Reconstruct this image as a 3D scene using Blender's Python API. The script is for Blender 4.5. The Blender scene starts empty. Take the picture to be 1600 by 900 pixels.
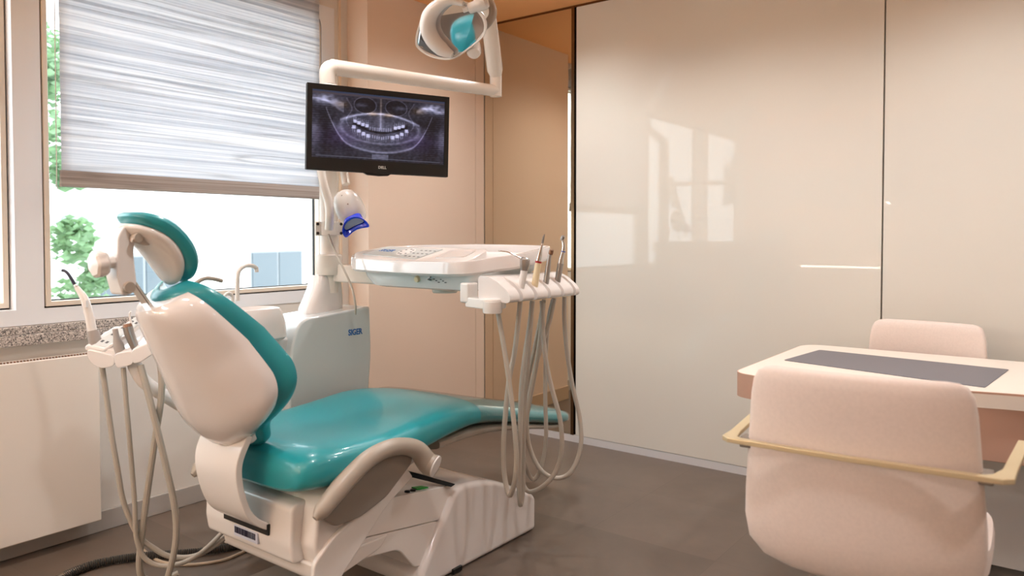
import bpy, bmesh, math, random
import numpy as np
from mathutils import Vector, Matrix
random.seed(7)
SC = bpy.context.scene
COL = SC.collection
PI = math.pi

# ------------------------------------------------------------------ camera model (room: +Y to the glass wall, -X to the windows)
F = 1174.0; EYE = 1.25; TH = math.radians(1.6); CY = 369 + F*math.tan(TH); CX = 800.0
_n = math.hypot(.603, .797); VR, VF = .603/_n, .797/_n
def _dir(px, py):
    a = (px-CX)/F; b = -(py-CY)/F
    f = math.cos(TH)+b*math.sin(TH); u = b*math.cos(TH)-math.sin(TH)
    r, u = a/f, u/f
    return Vector((VF*r-VR, VR*r+VF, u))
def P(px, py, d): return Vector((0, 0, EYE)) + _dir(px, py)*d      # a point d metres ahead
def PX(px, py, X): d = _dir(px, py); return P(px, py, X/d.x)
def PY(px, py, Y): d = _dir(px, py); return P(px, py, Y/d.y)
def PZ(px, py, Z): d = _dir(px, py); return P(px, py, (Z-EYE)/d.z)

# ------------------------------------------------------------------ materials
def lin(c):
    return tuple(((v/255)/12.92 if v/255 <= .04045 else ((v/255+.055)/1.055)**2.4) for v in c)
MATS = {}
def mat(name, rgb, rough=.5, metal=0., spec=.5, coat=0., noise=0., nscale=8., emit=None, estr=0., trans=0., bump=0., bscale=200., sheen=0.):
    m = bpy.data.materials.new(name); m.use_nodes = True
    nt = m.node_tree; b = nt.nodes['Principled BSDF']
    c = lin(rgb)
    b.inputs['Base Color'].default_value = (*c, 1); b.inputs['Roughness'].default_value = rough
    b.inputs['Metallic'].default_value = metal; b.inputs['Specular IOR Level'].default_value = spec
    b.inputs['Coat Weight'].default_value = coat; b.inputs['Coat Roughness'].default_value = .05
    b.inputs['Transmission Weight'].default_value = trans
    b.inputs['Sheen Weight'].default_value = sheen
    if emit:
        b.inputs['Emission Color'].default_value = (*lin(emit), 1); b.inputs['Emission Strength'].default_value = estr
    if noise or bump:
        tc = nt.nodes.new('ShaderNodeTexCoord')
    if noise:
        n = nt.nodes.new('ShaderNodeTexNoise'); n.inputs['Scale'].default_value = nscale; n.inputs['Detail'].default_value = 5
        r = nt.nodes.new('ShaderNodeMapRange'); r.inputs['To Min'].default_value = 1-noise; r.inputs['To Max'].default_value = 1+noise
        r.inputs['From Min'].default_value = .3; r.inputs['From Max'].default_value = .7
        mx = nt.nodes.new('ShaderNodeVectorMath'); mx.operation = 'SCALE'; mx.inputs[0].default_value = c
        nt.links.new(tc.outputs['Object'], n.inputs['Vector']); nt.links.new(n.outputs['Fac'], r.inputs['Value'])
        nt.links.new(r.outputs['Result'], mx.inputs['Scale']); nt.links.new(mx.outputs[0], b.inputs['Base Color'])
    if bump:
        n2 = nt.nodes.new('ShaderNodeTexNoise'); n2.inputs['Scale'].default_value = bscale; n2.inputs['Detail'].default_value = 3
        bp = nt.nodes.new('ShaderNodeBump'); bp.inputs['Strength'].default_value = bump; bp.inputs['Distance'].default_value = .002
        nt.links.new(tc.outputs['Object'], n2.inputs['Vector']); nt.links.new(n2.outputs['Fac'], bp.inputs['Height'])
        nt.links.new(bp.outputs['Normal'], b.inputs['Normal'])
    MATS[name] = m
    return m
M = MATS
mat('white_plastic', (228, 222, 216), .22, coat=.3)
mat('white_gloss', (226, 220, 216), .12, coat=.6)
mat('cool_gloss', (212, 215, 214), .10, coat=.6)
mat('white_satin', (226, 222, 218), .4)
mat('enamel', (232, 224, 214), .25, coat=.2)
mat('teal', (34, 146, 156), .32, coat=.35, bump=.05, bscale=500)
mat('grey_plastic', (164, 153, 140), .35)
mat('grey_dark', (128, 118, 108), .45)
mat('hose_grey', (172, 164, 152), .38, coat=.2)
mat('hose_sleeve', (160, 152, 146), .5)
mat('panel_grey', (188, 192, 190), .3)
mat('black', (12, 12, 13), .35)
mat('black_matt', (8, 8, 9), .7)
mat('chrome', (215, 213, 210), .12, metal=1)
mat('mirror_bright', (225, 225, 228), .04, metal=1)
mat('steel', (170, 168, 165), .3, metal=1)
mat('ivory', (232, 214, 176), .35)
mat('cable_beige', (186, 168, 146), .45)
mat('red', (170, 25, 35), .4)
mat('blue_ring', (30, 60, 150), .4)
mat('bronze', (128, 92, 68), .45, metal=.4)
mat('shade_grey', (192, 182, 172), .4)  # pivot plates: grey shading put into the base colour to set them off
mat('navy', (18, 22, 48), .35)
mat('blue_shield', (22, 62, 225), .25, coat=.3)
mat('led_lens', (170, 175, 200), .2)
mat('logo_blue', (20, 95, 165), .5)
mat('green_badge', (15, 150, 50), .4)
mat('beige_wall', (228, 205, 186), .55)
mat('beige_trim', (232, 212, 188), .5)
mat('wall_white', (226, 220, 212), .6)
mat('wall_grey', (205, 202, 198), .6)
mat('ceiling_paint', (246, 184, 124), .8)
mat('skirting', (176, 170, 164), .5)
mat('skirting_tan', (190, 165, 138), .5)
mat('frame_white', (236, 239, 243), .35)
mat('frame_cream', (226, 214, 198), .4)
mat('gasket', (14, 16, 20), .6)
mat('glass_cream', (223, 219, 209), .02, spec=.44)
mat('mirror', (222, 212, 194), .0, metal=1)
mat('mirror_edge', (120, 95, 70), .25, metal=1)
mat('alu', (214, 213, 214), .35)
mat('fabric', (222, 206, 196), .95, noise=.03, nscale=120, bump=.25, bscale=900, sheen=.2)
mat('brass', (214, 196, 158), .35, metal=.45)
mat('copper', (216, 178, 158), .34, metal=.4)
mat('desk_white', (236, 226, 214), .3, coat=.1)
mat('mat_grey', (108, 106, 112), .5)
mat('monitor_black', (20, 19, 18), .35)
mat('text_light', (220, 220, 215), .4)
mat('text_dark', (70, 74, 78), .5)
mat('paper', (196, 198, 210), .5)
mat('facade', (236, 236, 234), .8)
mat('facade_grey', (150, 154, 158), .8)
mat('facade_glass', (84, 96, 104), .2)
mat('bark', (120, 100, 80), .9)
mat('asphalt', (170, 170, 168), .9)
mat('cabinet', (214, 190, 164), .4)
mat('worktop', (226, 214, 200), .35)
mat('led', (255, 236, 205), .5, emit=(255, 236, 214), estr=45)
mat('led_wash', (255, 236, 205), .5, emit=(255, 232, 205), estr=420)
mat('lamp_disc', (255, 240, 215), .5, emit=(255, 226, 188), estr=30)

def leafmat():
    m = bpy.data.materials.new('leaf'); m.use_nodes = True; nt = m.node_tree
    b = nt.nodes['Principled BSDF']; b.inputs['Roughness'].default_value = .6
    b.inputs['Base Color'].default_value = (*lin((118, 148, 112)), 1)
    tr = nt.nodes.new('ShaderNodeBsdfTranslucent'); tr.inputs['Color'].default_value = (*lin((136, 172, 118)), 1)
    mx = nt.nodes.new('ShaderNodeMixShader'); mx.inputs[0].default_value = .35
    nt.links.new(b.outputs[0], mx.inputs[1]); nt.links.new(tr.outputs[0], mx.inputs[2])
    nt.links.new(mx.outputs[0], nt.nodes['Material Output'].inputs[0]); M['leaf'] = m
leafmat()
def panemat(name, tint, gl, rough=.0):
    m = bpy.data.materials.new(name); m.use_nodes = True; nt = m.node_tree
    for n in list(nt.nodes):
        if n.type == 'BSDF_PRINCIPLED': nt.nodes.remove(n)
    t = nt.nodes.new('ShaderNodeBsdfTransparent'); t.inputs[0].default_value = (*tint, 1)
    g = nt.nodes.new('ShaderNodeBsdfGlossy'); g.inputs['Roughness'].default_value = rough
    lw = nt.nodes.new('ShaderNodeLayerWeight'); lw.inputs['Blend'].default_value = .5
    pw = nt.nodes.new('ShaderNodeMath'); pw.operation = 'POWER'; pw.inputs[1].default_value = 4.0
    fr = nt.nodes.new('ShaderNodeMath'); fr.operation = 'MULTIPLY_ADD'; fr.inputs[1].default_value = .5; fr.inputs[2].default_value = gl
    nt.links.new(lw.outputs['Facing'], pw.inputs[0]); nt.links.new(pw.outputs[0], fr.inputs[0])
    mx = nt.nodes.new('ShaderNodeMixShader')
    nt.links.new(fr.outputs[0], mx.inputs[0]); nt.links.new(t.outputs[0], mx.inputs[1]); nt.links.new(g.outputs[0], mx.inputs[2])
    nt.links.new(mx.outputs[0], nt.nodes['Material Output'].inputs[0]); M[name] = m
panemat('window_glass', (.96, .98, .97), .03)
panemat('clear_film', (.95, .96, .95), .10, .12)

def floormat():
    m = bpy.data.materials.new('floor_tiles'); m.use_nodes = True; nt = m.node_tree; L = nt.links.new
    b = nt.nodes['Principled BSDF']; b.inputs['Roughness'].default_value = .38; b.inputs['Specular IOR Level'].default_value = .45
    tc = nt.nodes.new('ShaderNodeTexCoord')
    mp = nt.nodes.new('ShaderNodeMapping'); mp.inputs['Scale'].default_value = (1, 1, 1)
    br = nt.nodes.new('ShaderNodeTexBrick'); br.inputs['Scale'].default_value = 1.0
    br.offset = .0; br.inputs['Mortar Size'].default_value = .0008; br.inputs['Brick Width'].default_value = .55; br.inputs['Row Height'].default_value = .55
    br.inputs['Color1'].default_value = (*lin((96, 84, 74)), 1); br.inputs['Color2'].default_value = (*lin((107, 94, 84)), 1)
    br.inputs['Mortar'].default_value = (*lin((90, 78, 68)), 1); br.inputs['Bias'].default_value = 0
    n = nt.nodes.new('ShaderNodeTexNoise'); n.inputs['Scale'].default_value = 5; n.inputs['Detail'].default_value = 8; n.inputs['Roughness'].default_value = .65
    r = nt.nodes.new('ShaderNodeMapRange'); r.inputs['From Min'].default_value = .3; r.inputs['From Max'].default_value = .7
    r.inputs['To Min'].default_value = .90; r.inputs['To Max'].default_value = 1.10
    mx = nt.nodes.new('ShaderNodeVectorMath'); mx.operation = 'SCALE'
    L(tc.outputs['Object'], mp.inputs[0]); L(mp.outputs[0], br.inputs['Vector']); L(tc.outputs['Object'], n.inputs['Vector'])
    L(n.outputs['Fac'], r.inputs['Value']); L(br.outputs['Color'], mx.inputs[0]); L(r.outputs[0], mx.inputs['Scale']); L(mx.outputs[0], b.inputs['Base Color'])
    M['floor'] = m
floormat()
def granite():
    m = bpy.data.materials.new('granite'); m.use_nodes = True; nt = m.node_tree; L = nt.links.new
    b = nt.nodes['Principled BSDF']; b.inputs['Roughness'].default_value = .3
    tc = nt.nodes.new('ShaderNodeTexCoord')
    v = nt.nodes.new('ShaderNodeTexVoronoi'); v.inputs['Scale'].default_value = 260
    n = nt.nodes.new('ShaderNodeTexNoise'); n.inputs['Scale'].default_value = 110; n.inputs['Detail'].default_value = 4
    cr = nt.nodes.new('ShaderNodeValToRGB'); e = cr.color_ramp
    e.elements[0].position = .25; e.elements[0].color = (*lin((50, 48, 50)), 1)
    e.elements[1].position = .75; e.elements[1].color = (*lin((214, 206, 198)), 1)
    x = e.elements.new(.45); x.color = (*lin((150, 142, 136)), 1)
    sep = nt.nodes.new('ShaderNodeSeparateColor'); ad = nt.nodes.new('ShaderNodeMath'); ad.operation = 'MULTIPLY_ADD'
    ad.inputs[1].default_value = .55
    L(tc.outputs['Object'], v.inputs['Vector']); L(tc.outputs['Object'], n.inputs['Vector'])
    L(v.outputs['Color'], sep.inputs[0]); L(sep.outputs[0], ad.inputs[0])
    m2 = nt.nodes.new('ShaderNodeMath'); m2.operation = 'MULTIPLY'; m2.inputs[1].default_value = .5
    L(n.outputs['Fac'], m2.inputs[0]); L(m2.outputs[0], ad.inputs[2])
    L(ad.outputs[0], cr.inputs[0]); L(cr.outputs[0], b.inputs['Base Color']); M['granite'] = m
granite()
def blindmat(name, c1, c2, trans, sc=1.0):
    m = bpy.data.materials.new(name); m.use_nodes = True; nt = m.node_tree; L = nt.links.new
    b = nt.nodes['Principled BSDF']; b.inputs['Roughness'].default_value = .9; b.inputs['Specular IOR Level'].default_value = .1
    tc = nt.nodes.new('ShaderNodeTexCoord')
    mp = nt.nodes.new('ShaderNodeMapping'); mp.inputs['Scale'].default_value = (1, .55, 75*sc)
    n = nt.nodes.new('ShaderNodeTexNoise'); n.inputs['Scale'].default_value = 1.0; n.inputs['Detail'].default_value = 7; n.inputs['Roughness'].default_value = .62; n.inputs['Distortion'].default_value = .25
    mp2 = nt.nodes.new('ShaderNodeMapping'); mp2.inputs['Scale'].default_value = (1, .32, 13*sc)
    w = nt.nodes.new('ShaderNodeTexNoise'); w.inputs['Scale'].default_value = 1; w.inputs['Detail'].default_value = 2; w.inputs['Distortion'].default_value = .15
    thin = nt.nodes.new('ShaderNodeValToRGB'); t = thin.color_ramp
    t.elements[0].position = .475; t.elements[0].color = (1, 1, 1, 1); t.elements[1].position = .50; t.elements[1].color = (.0, .0, .0, 1)
    q = t.elements.new(.525); q.color = (1, 1, 1, 1)
    cr = nt.nodes.new('ShaderNodeValToRGB'); e = cr.color_ramp
    e.elements[0].position = .36; e.elements[0].color = (*lin(c1), 1); e.elements[1].position = .60; e.elements[1].color = (*lin(c2), 1)
    mm = nt.nodes.new('ShaderNodeMath'); mm.operation = 'MULTIPLY_ADD'; mm.inputs[1].default_value = .16; mm.inputs[2].default_value = .84
    sc_ = nt.nodes.new('ShaderNodeVectorMath'); sc_.operation = 'SCALE'
    tl = nt.nodes.new('ShaderNodeBsdfTranslucent'); mx = nt.nodes.new('ShaderNodeMixShader'); mx.inputs[0].default_value = trans
    L(tc.outputs['Object'], mp.inputs[0]); L(mp.outputs[0], n.inputs['Vector']); L(tc.outputs['Object'], mp2.inputs[0]); L(mp2.outputs[0], w.inputs['Vector'])
    L(n.outputs['Fac'], cr.inputs[0]); L(w.outputs['Fac'], thin.inputs[0]); L(thin.outputs[0], mm.inputs[0])
    L(cr.outputs[0], sc_.inputs[0]); L(mm.outputs[0], sc_.inputs['Scale'])
    L(sc_.outputs[0], b.inputs['Base Color']); L(sc_.outputs[0], tl.inputs[0])
    L(b.outputs[0], mx.inputs[1]); L(tl.outputs[0], mx.inputs[2]); L(mx.outputs[0], nt.nodes['Material Output'].inputs[0]); M[name] = m
blindmat('blind_cloth', (208, 212, 219), (242, 242, 244), .53)
blindmat('blind_hem', (150, 140, 134), (186, 178, 172), .06)

# ------------------------------------------------------------------ mesh helpers
def catmull(pts, n=8):
    pts = [Vector(p) for p in pts]
    if len(pts) < 3: return pts
    out = []
    ext = [pts[0]*2-pts[1]] + pts + [pts[-1]*2-pts[-2]]
    for i in range(1, len(ext)-2):
        a, b, c, d = ext[i-1:i+3]
        for k in range(n):
            t = k/n
            out.append(.5*((2*b)+(c-a)*t+(2*a-5*b+4*c-d)*t*t+(3*b-a-3*c+d)*t**3))
    out.append(pts[-1]); return out
def interp(vals, m):
    n = len(vals)
    r = []
    for i in range(m):
        t = i/(m-1)*(n-1) if m > 1 else 0
        k = min(int(t), n-2) if n > 1 else 0
        r.append(vals[k] if n == 1 else vals[k]*(1-(t-k))+vals[k+1]*(t-k))
    return r
def loft(bm, rings, caps=True, closed=True):
    vr = [[bm.verts.new(p) for p in r] for r in rings]
    n = len(vr[0])
    for a, b in zip(vr, vr[1:]):
        for i in range(n if closed else n-1):
            j = (i+1) % n
            try: bm.faces.new((a[i], a[j], b[j], b[i]))
            except ValueError: pass
    if caps:
        for r in (vr[0], vr[-1]):
            try: bm.faces.new(r)
            except ValueError: pass
    return vr
def tube(bm, pts, r, seg=12, n=8, flat=1.0, up=None, caps=True):
    c = catmull(pts, n) if n > 1 else [Vector(p) for p in pts]
    rr = interp(r if isinstance(r, (list, tuple)) else [r], len(c))
    rings = []
    t0 = (c[1]-c[0]).normalized()
    ref = Vector(up) if up is not None else (Vector((0, 0, 1)) if abs(t0.z) < .9 else Vector((1, 0, 0)))
    nrm = (ref - t0*ref.dot(t0)).normalized()
    for i, p in enumerate(c):
        t = (c[min(i+1, len(c)-1)]-c[max(i-1, 0)])
        t = t.normalized() if t.length > 1e-9 else t0
        nrm = (nrm - t*nrm.dot(t)); nrm = nrm.normalized() if nrm.length > 1e-6 else ref
        bn = t.cross(nrm)
        rings.append([p+(nrm*math.cos(a)*flat+bn*math.sin(a))*rr[i] for a in (2*PI*k/seg for k in range(seg))])
    loft(bm, rings, caps)
def basis(axis):
    a = Vector(axis).normalized(); r = Vector((0, 0, 1)) if abs(a.z) < .9 else Vector((1, 0, 0))
    x = r.cross(a).normalized(); return x, a.cross(x), a
def lathe(bm, prof, c, axis=(0, 0, 1), seg=24, lobes=0, amp=0.):
    x, y, a = basis(axis); c = Vector(c); rings = []
    for r, h in prof:
        rings.append([c+a*h+(x*math.cos(t)+y*math.sin(t))*max(r, 1e-5)*(1+amp*math.cos(lobes*t)) for t in (2*PI*k/seg for k in range(seg))])
    loft(bm, rings, True)
def box(bm, x0, x1, y0, y1, z0, z1):
    v = [bm.verts.new((x, y, z)) for x in (x0, x1) for y in (y0, y1) for z in (z0, z1)]
    for f in ((0, 1, 3, 2), (4, 6, 7, 5), (0, 4, 5, 1), (2, 3, 7, 6), (0, 2, 6, 4), (1, 5, 7, 3)): bm.faces.new([v[i] for i in f])
def obox(bm, c, ax, hx, hy, hz):
    """box with half sizes along the axes in ax (three vectors)"""
    c = Vector(c); X, Y, Z = [Vector(a).normalized() for a in ax]
    v = [bm.verts.new(c+X*sx*hx+Y*sy*hy+Z*sz*hz) for sx in (-1, 1) for sy in (-1, 1) for sz in (-1, 1)]
    for f in ((0, 1, 3, 2), (4, 6, 7, 5), (0, 4, 5, 1), (2, 3, 7, 6), (0, 2, 6, 4), (1, 5, 7, 3)): bm.faces.new([v[i] for i in f])
def prism(bm, pts, off):
    off = Vector(off); a = [bm.verts.new(Vector(p)) for p in pts]; b = [bm.verts.new(Vector(p)+off) for p in pts]
    n = len(a)
    bm.faces.new(a); bm.faces.new(b[::-1])
    for i in range(n): bm.faces.new((a[i], b[i], b[(i+1) % n], a[(i+1) % n]))
def yz(pts, x): return [(x, y, z) for y, z in pts]
def round_poly(pts, r, n=6):
    """round the corners of a 2D polygon; r a number or one per corner"""
    out = []; N = len(pts); R = r if isinstance(r, (list, tuple)) else [r]*N
    for i in range(N):
        p, a, b = Vector(pts[i]), Vector(pts[i-1]), Vector(pts[(i+1) % N])
        if R[i] <= 0: out.append(p); continue
        da, db = (a-p), (b-p); l = min(R[i], da.length*.49, db.length*.49)
        s, e = p+da.normalized()*l, p+db.normalized()*l
        for k in range(n+1):
            t = k/n; out.append(s*(1-t)**2+p*2*t*(1-t)+e*t*t)
    return out
def super_ring(c, X, Y, w, h, e=2.6, seg=32):
    c, X, Y = Vector(c), Vector(X), Vector(Y); r = []
    for k in range(seg):
        t = 2*PI*k/seg; cs, sn = math.cos(t), math.sin(t)
        r.append(c+X*w*math.copysign(abs(cs)**(2/e), cs)+Y*h*math.copysign(abs(sn)**(2/e), sn))
    return r
def obj(name, bm, m, parent=None, bevel=0., sub=0, smooth=True, bseg=3, angle=35):
    bmesh.ops.recalc_face_normals(bm, faces=bm.faces)
    me = bpy.data.meshes.new(name); bm.to_mesh(me); bm.free()
    me.materials.append(M[m] if isinstance(m, str) else m)
    o = bpy.data.objects.new(name, me); COL.objects.link(o)
    if smooth:
        for p in me.polygons: p.use_smooth = True
        if not sub and hasattr(me, 'set_sharp_from_angle'): me.set_sharp_from_angle(angle=math.radians(angle))
    if bevel:
        b = o.modifiers.new('bevel', 'BEVEL'); b.width = bevel; b.segments = bseg; b.limit_method = 'ANGLE'; b.angle_limit = math.radians(30)
        b.harden_normals = False
        if smooth:
            w = o.modifiers.new('wn', 'WEIGHTED_NORMAL'); w.keep_sharp = False
    if sub:
        s = o.modifiers.new('sub', 'SUBSURF'); s.levels = sub; s.render_levels = sub
    if parent is not None:
        o.parent = parent
        l = Vector(parent.location)
        q = parent.parent
        while q is not None: q = q.parent
        o.matrix_parent_inverse = Matrix.Translation(-l) if parent.type == 'EMPTY' else Matrix.Identity(4)
    return o
def B(f, *a, **k):
    bm = bmesh.new(); f(bm, *a, **k); return bm
def BM(*calls):
    bm = bmesh.new()
    for c in calls: c[0](bm, *c[1:-1], **c[-1]) if isinstance(c[-1], dict) else c[0](bm, *c[1:])
    return bm
def tag(o, label=None, cat=None, group=None, kind=None):
    if label: o['label'] = label
    if cat: o['category'] = cat
    if group: o['group'] = group
    if kind: o['kind'] = kind
    return o
def thing(name, loc, label, cat, group=None):
    o = bpy.data.objects.new(name, None); o.empty_display_size = .05; COL.objects.link(o); o.location = loc
    return tag(o, label, cat, group)
def text(name, s, size, m, parent, origin, X, Y, extrude=.0006, bold=0., shear=0., sx=1.0):
    cu = bpy.data.curves.new(name, 'FONT'); cu.body = s; cu.size = size; cu.extrude = extrude; cu.offset = bold; cu.shear = shear
    cu.align_x = 'CENTER'; cu.align_y = 'CENTER'; cu.resolution_u = 4
    t = bpy.data.objects.new(name, cu); COL.objects.link(t)
    bpy.context.view_layer.update()
    me = bpy.data.meshes.new_from_object(t.evaluated_get(bpy.context.evaluated_depsgraph_get()))
    bpy.data.objects.remove(t)
    X, Y = Vector(X).normalized(), Vector(Y).normalized(); Z = X.cross(Y)
    mt = Matrix((( *X, 0), (*Y, 0), (*Z, 0), (0, 0, 0, 1))).transposed()
    mt.translation = Vector(origin)
    me.transform(mt @ Matrix.Diagonal((sx, 1, 1, 1)))
    me.materials.clear(); me.materials.append(M[m])
    o = bpy.data.objects.new(name, me); COL.objects.link(o)
    if parent is not None:
        o.parent = parent; o.matrix_parent_inverse = Matrix.Translation(-Vector(parent.location)) if parent.type == 'EMPTY' else Matrix.Identity(4)
    return o
def struct(name, bm, m, parent=None, **k):
    o = obj(name, bm, m, parent, **k)
    if parent is None: o['kind'] = 'structure'
    return o

# ------------------------------------------------------------------ the room
XW, XP, YG, HC = -3.30, -3.134, 3.845, 2.63
XR, YB = 2.2, -1.75
struct('floor', B(box, XW-.15, XR+.1, YB-.1, YG+.15, -.1, 0), 'floor', smooth=False)
struct('ceiling', B(box, XW-.15, XR+.1, YB-.1, YG+.15, HC, HC+.1), 'ceiling_paint', smooth=False)
WB, WT, WY0, WY1 = .90, 2.50, -1.45, 2.735
struct('wall_left', BM((box, XW-.15, XW, YB, YG+.05, 0, WB), (box, XW-.15, XW, YB, YG+.05, WT, HC), (box, XW-.15, XW, WY1, YG+.05, WB, WT), (box, XW-.15, XW, YB, WY0, WB, WT)), 'wall_white', smooth=False)
struct('wall_far', B(box, XW, XR, YG+.03, YG+.1, 0, HC), 'wall_white', smooth=False)
struct('wall_right', B(box, XR, XR+.1, YB, YG+.05, 0, HC), 'wall_white', smooth=False)
struct('wall_back', B(box, XW, XR, YB-.1, YB, 0, HC), 'beige_wall', smooth=False)
struct('baseboard_left', B(box, XW, XW+.014, YB, 2.83, 0, .085), 'skirting', bevel=.003)
# boxed-in beige wall beside the mirror
struct('wall_corner', BM((box, XW, XP, 2.83, 3.748, .0, HC), (box, XW, XP-.006, 3.748, 3.753, 0, HC), (box, XW, XP, 3.753, 3.838, 0, HC)), 'beige_wall', smooth=False)
struct('baseboard_corner', B(box, XP, XP+.012, 2.83, 3.838, 0, .10), 'skirting_tan', bevel=.002)
struct('trim_1', B(box, XW, XW+.012, 2.762, 2.775, WB-.1, HC), 'beige_trim', smooth=False)
# granite sill
struct('trim_2', BM((box, XW, XW+.030, YB, 1.72, .868, .898), (box, XW, XW+.044, YB, 1.72, .826, .868)), 'granite', bevel=.003)
# plinth and top rail of the glass wall
struct('trim_3', B(box, XP, XR, YG-.005, YG+.03, 0, .042), 'alu', smooth=False)
struct('trim_4', B(box, XP, XR, YG-.004, YG+.03, HC-.012, HC), 'mirror_edge', smooth=False)

# windows
def window(name, y0, y1, post0, post1, rnd, inset=0.0):
    """white frame with a sash and pane between y0 and y1"""
    w = bpy.data.objects.new(name, None); COL.objects.link(w); w.location = (XW, (y0+y1)/2, WB); w['kind'] = 'structure'
    xo = XW-.11
    a, b, c, d = y0+post0+.004, y1-post1-.004, WB+.062, WT-.054
    xi = XW-inset
    def ring(bm, m, x0, x1, o, i, ro, ri):
        q = 1e-5 if not rnd else None
        ro = q or ro; ri = q or ri
        oo = [(a+o, c+o), (b-o, c+o), (b-o, d-o), (a+o, d-o)] if o is not None else [(y0, WB), (y1, WB), (y1, WT), (y0, WT)]
        po = round_poly(oo, [0, ro if o is not None else 1e-5, ro if o is not None else 1e-5, 0], 8)
        pi = round_poly([(a+i, c+i), (b-i, c+i), (b-i, d-i), (a+i, d-i)], [0, ri, ri, 0], 8)
        vo = [[bm.verts.new((x, p.x, p.y)) for p in po] for x in (x0, x1)]
        vi = [[bm.verts.new((x, p.x, p.y)) for p in pi] for x in (x0, x1)]
        n = len(po)
        for k in range(n):
            j = (k+1) % n
            for q in ((vo[1][k], vo[1][j], vi[1][j], vi[1][k]), (vo[0][k], vi[0][k], vi[0][j], vo[0][j]),
                      (vo[0][k], vo[0][j], vo[1][j], vo[1][k]), (vi[0][k], vi[1][k], vi[1][j], vi[0][j])):
                bm.faces.new(q)
    bm = bmesh.new(); ring(bm, 0, xo, XW+.004, None, 0, .07, .07); obj('frame', bm, 'frame_white', w, smooth=False)
    bm = bmesh.new(); ring(bm, 0, xi-.07, xi-.012, .0, .008, .07, .07); obj('gasket', bm, 'gasket', w, smooth=False)
    bm = bmesh.new(); ring(bm, 0, xi-.07, xi+.006, .006, .026, .07, .06); obj('sash', bm, 'frame_cream', w, bevel=.003)
    bm = bmesh.new(); ring(bm, 0, xi-.047, xi-.034, .022, .030, .06, .055); obj('seal', bm, 'gasket', w)
    bm = bmesh.new(); box(bm, xi-.045, xi-.040, a+.02, b-.02, c+.02, d-.02); obj('pane', bm, 'window_glass', w, smooth=False)
    return w
window('window_1', 1.215, 2.735, .042, .085, 1)
window('window_2', -.20, 1.215, .06, .050, 0, .05)
window('window_3', -1.45, -.20, .06, .06, 0, .05)

# mirror, glass doors
o = obj('mirror_panel', B(box, XP+.004, -2.458, YG-.004, YG+.012, .044, HC-.014), 'mirror', smooth=False)
tag(o, 'tall bronze-tinted mirror panel between the beige wall and the glass doors', 'mirror')
e = obj('edge_strip', B(box, -2.458, -2.437, YG-.006, YG+.02, .042, HC-.002), 'mirror_edge', o, smooth=False)
struct('trim_5', B(box, -2.437, -2.422, YG+.012, YG+.022, .042, HC), 'black_matt', smooth=False)
def gdoor(name, x0, x1):
    d = struct(name, B(box, x0, x1, YG-.006, YG+.018, .044, HC-.014), 'glass_cream', bevel=.0015, bseg=1, smooth=False)
    return d
gdoor('door_1', -2.422, -.742)
gdoor('door_2', -.735, 1.0); gdoor('door_3', 1.007, XR)

# ------------------------------------------------------------------ roller blind and radiator
t = thing('roller_blind', (XW+.05, 1.93, HC), 'pale striped translucent roller blind hanging in front of the window', 'blind')
bm = bmesh.new()
N = 40
rows = []
for k in range(N+1):
    z = 1.452+(2.60-1.452)*k/N
    rows.append([Vector((XW+.040+(.002*math.sin(k*.7)+.0015*math.sin(i*.9))*min(1, max(0, k-4)/4), 1.318-.012*0+(2.602-1.318)*i/30, z)) for i in range(31)])
vr = [[bm.verts.new(p) for p in r] for r in rows]
for a, b in zip(vr, vr[1:]):
    for i in range(30): bm.faces.new((a[i], a[i+1], b[i+1], b[i]))
o = obj('cloth', bm, 'blind_cloth', t); sdf = o.modifiers.new('th', 'SOLIDIFY'); sdf.thickness = .0012
prof = round_poly([(XW+.030, 1.448), (XW+.048, 1.448), (XW+.044, 1.515), (XW+.034, 1.515)], .006)
prism_pts = [(p.x, 1.314, p.y) for p in prof]
obj('hem_bar', B(prism, prism_pts, (0, 1.292, 0)), 'blind_hem', t)
obj('roller_tube', B(tube, [(XW+.028, 1.30, 2.604), (XW+.028, 2.61, 2.604)], .022, n=1), 'white_satin', t)
obj('side_cord', B(tube, [(XW+.05, 1.300, 2.55), (XW+.05, 1.298, 2.0), (XW+.05, 1.296, 1.52), (XW+.06, 1.290, 1.46), (XW+.05, 1.300, 1.44)], .0018, seg=6, n=6), 'white_satin', t)

t = thing('radiator', (-3.23, .4, .08), 'long flat white panel radiator mounted under the granite window sill', 'radiator')
obj('panel', B(box, -3.262, -3.196, -1.2, 1.425, .080, .772), 'enamel', t, bevel=.006)
bm = bmesh.new()
for k in range(150):
    y = -.25+k*.0112
    box(bm, -3.206, -3.199, y, y+.006, .7725, .777)
obj('top_grille', bm, 'bronze', t, smooth=False)
for y in (.0, 1.1): obj('bracket', B(box, XW+.002, -3.262, y, y+.04, .2, .7), 'enamel', t)

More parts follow.
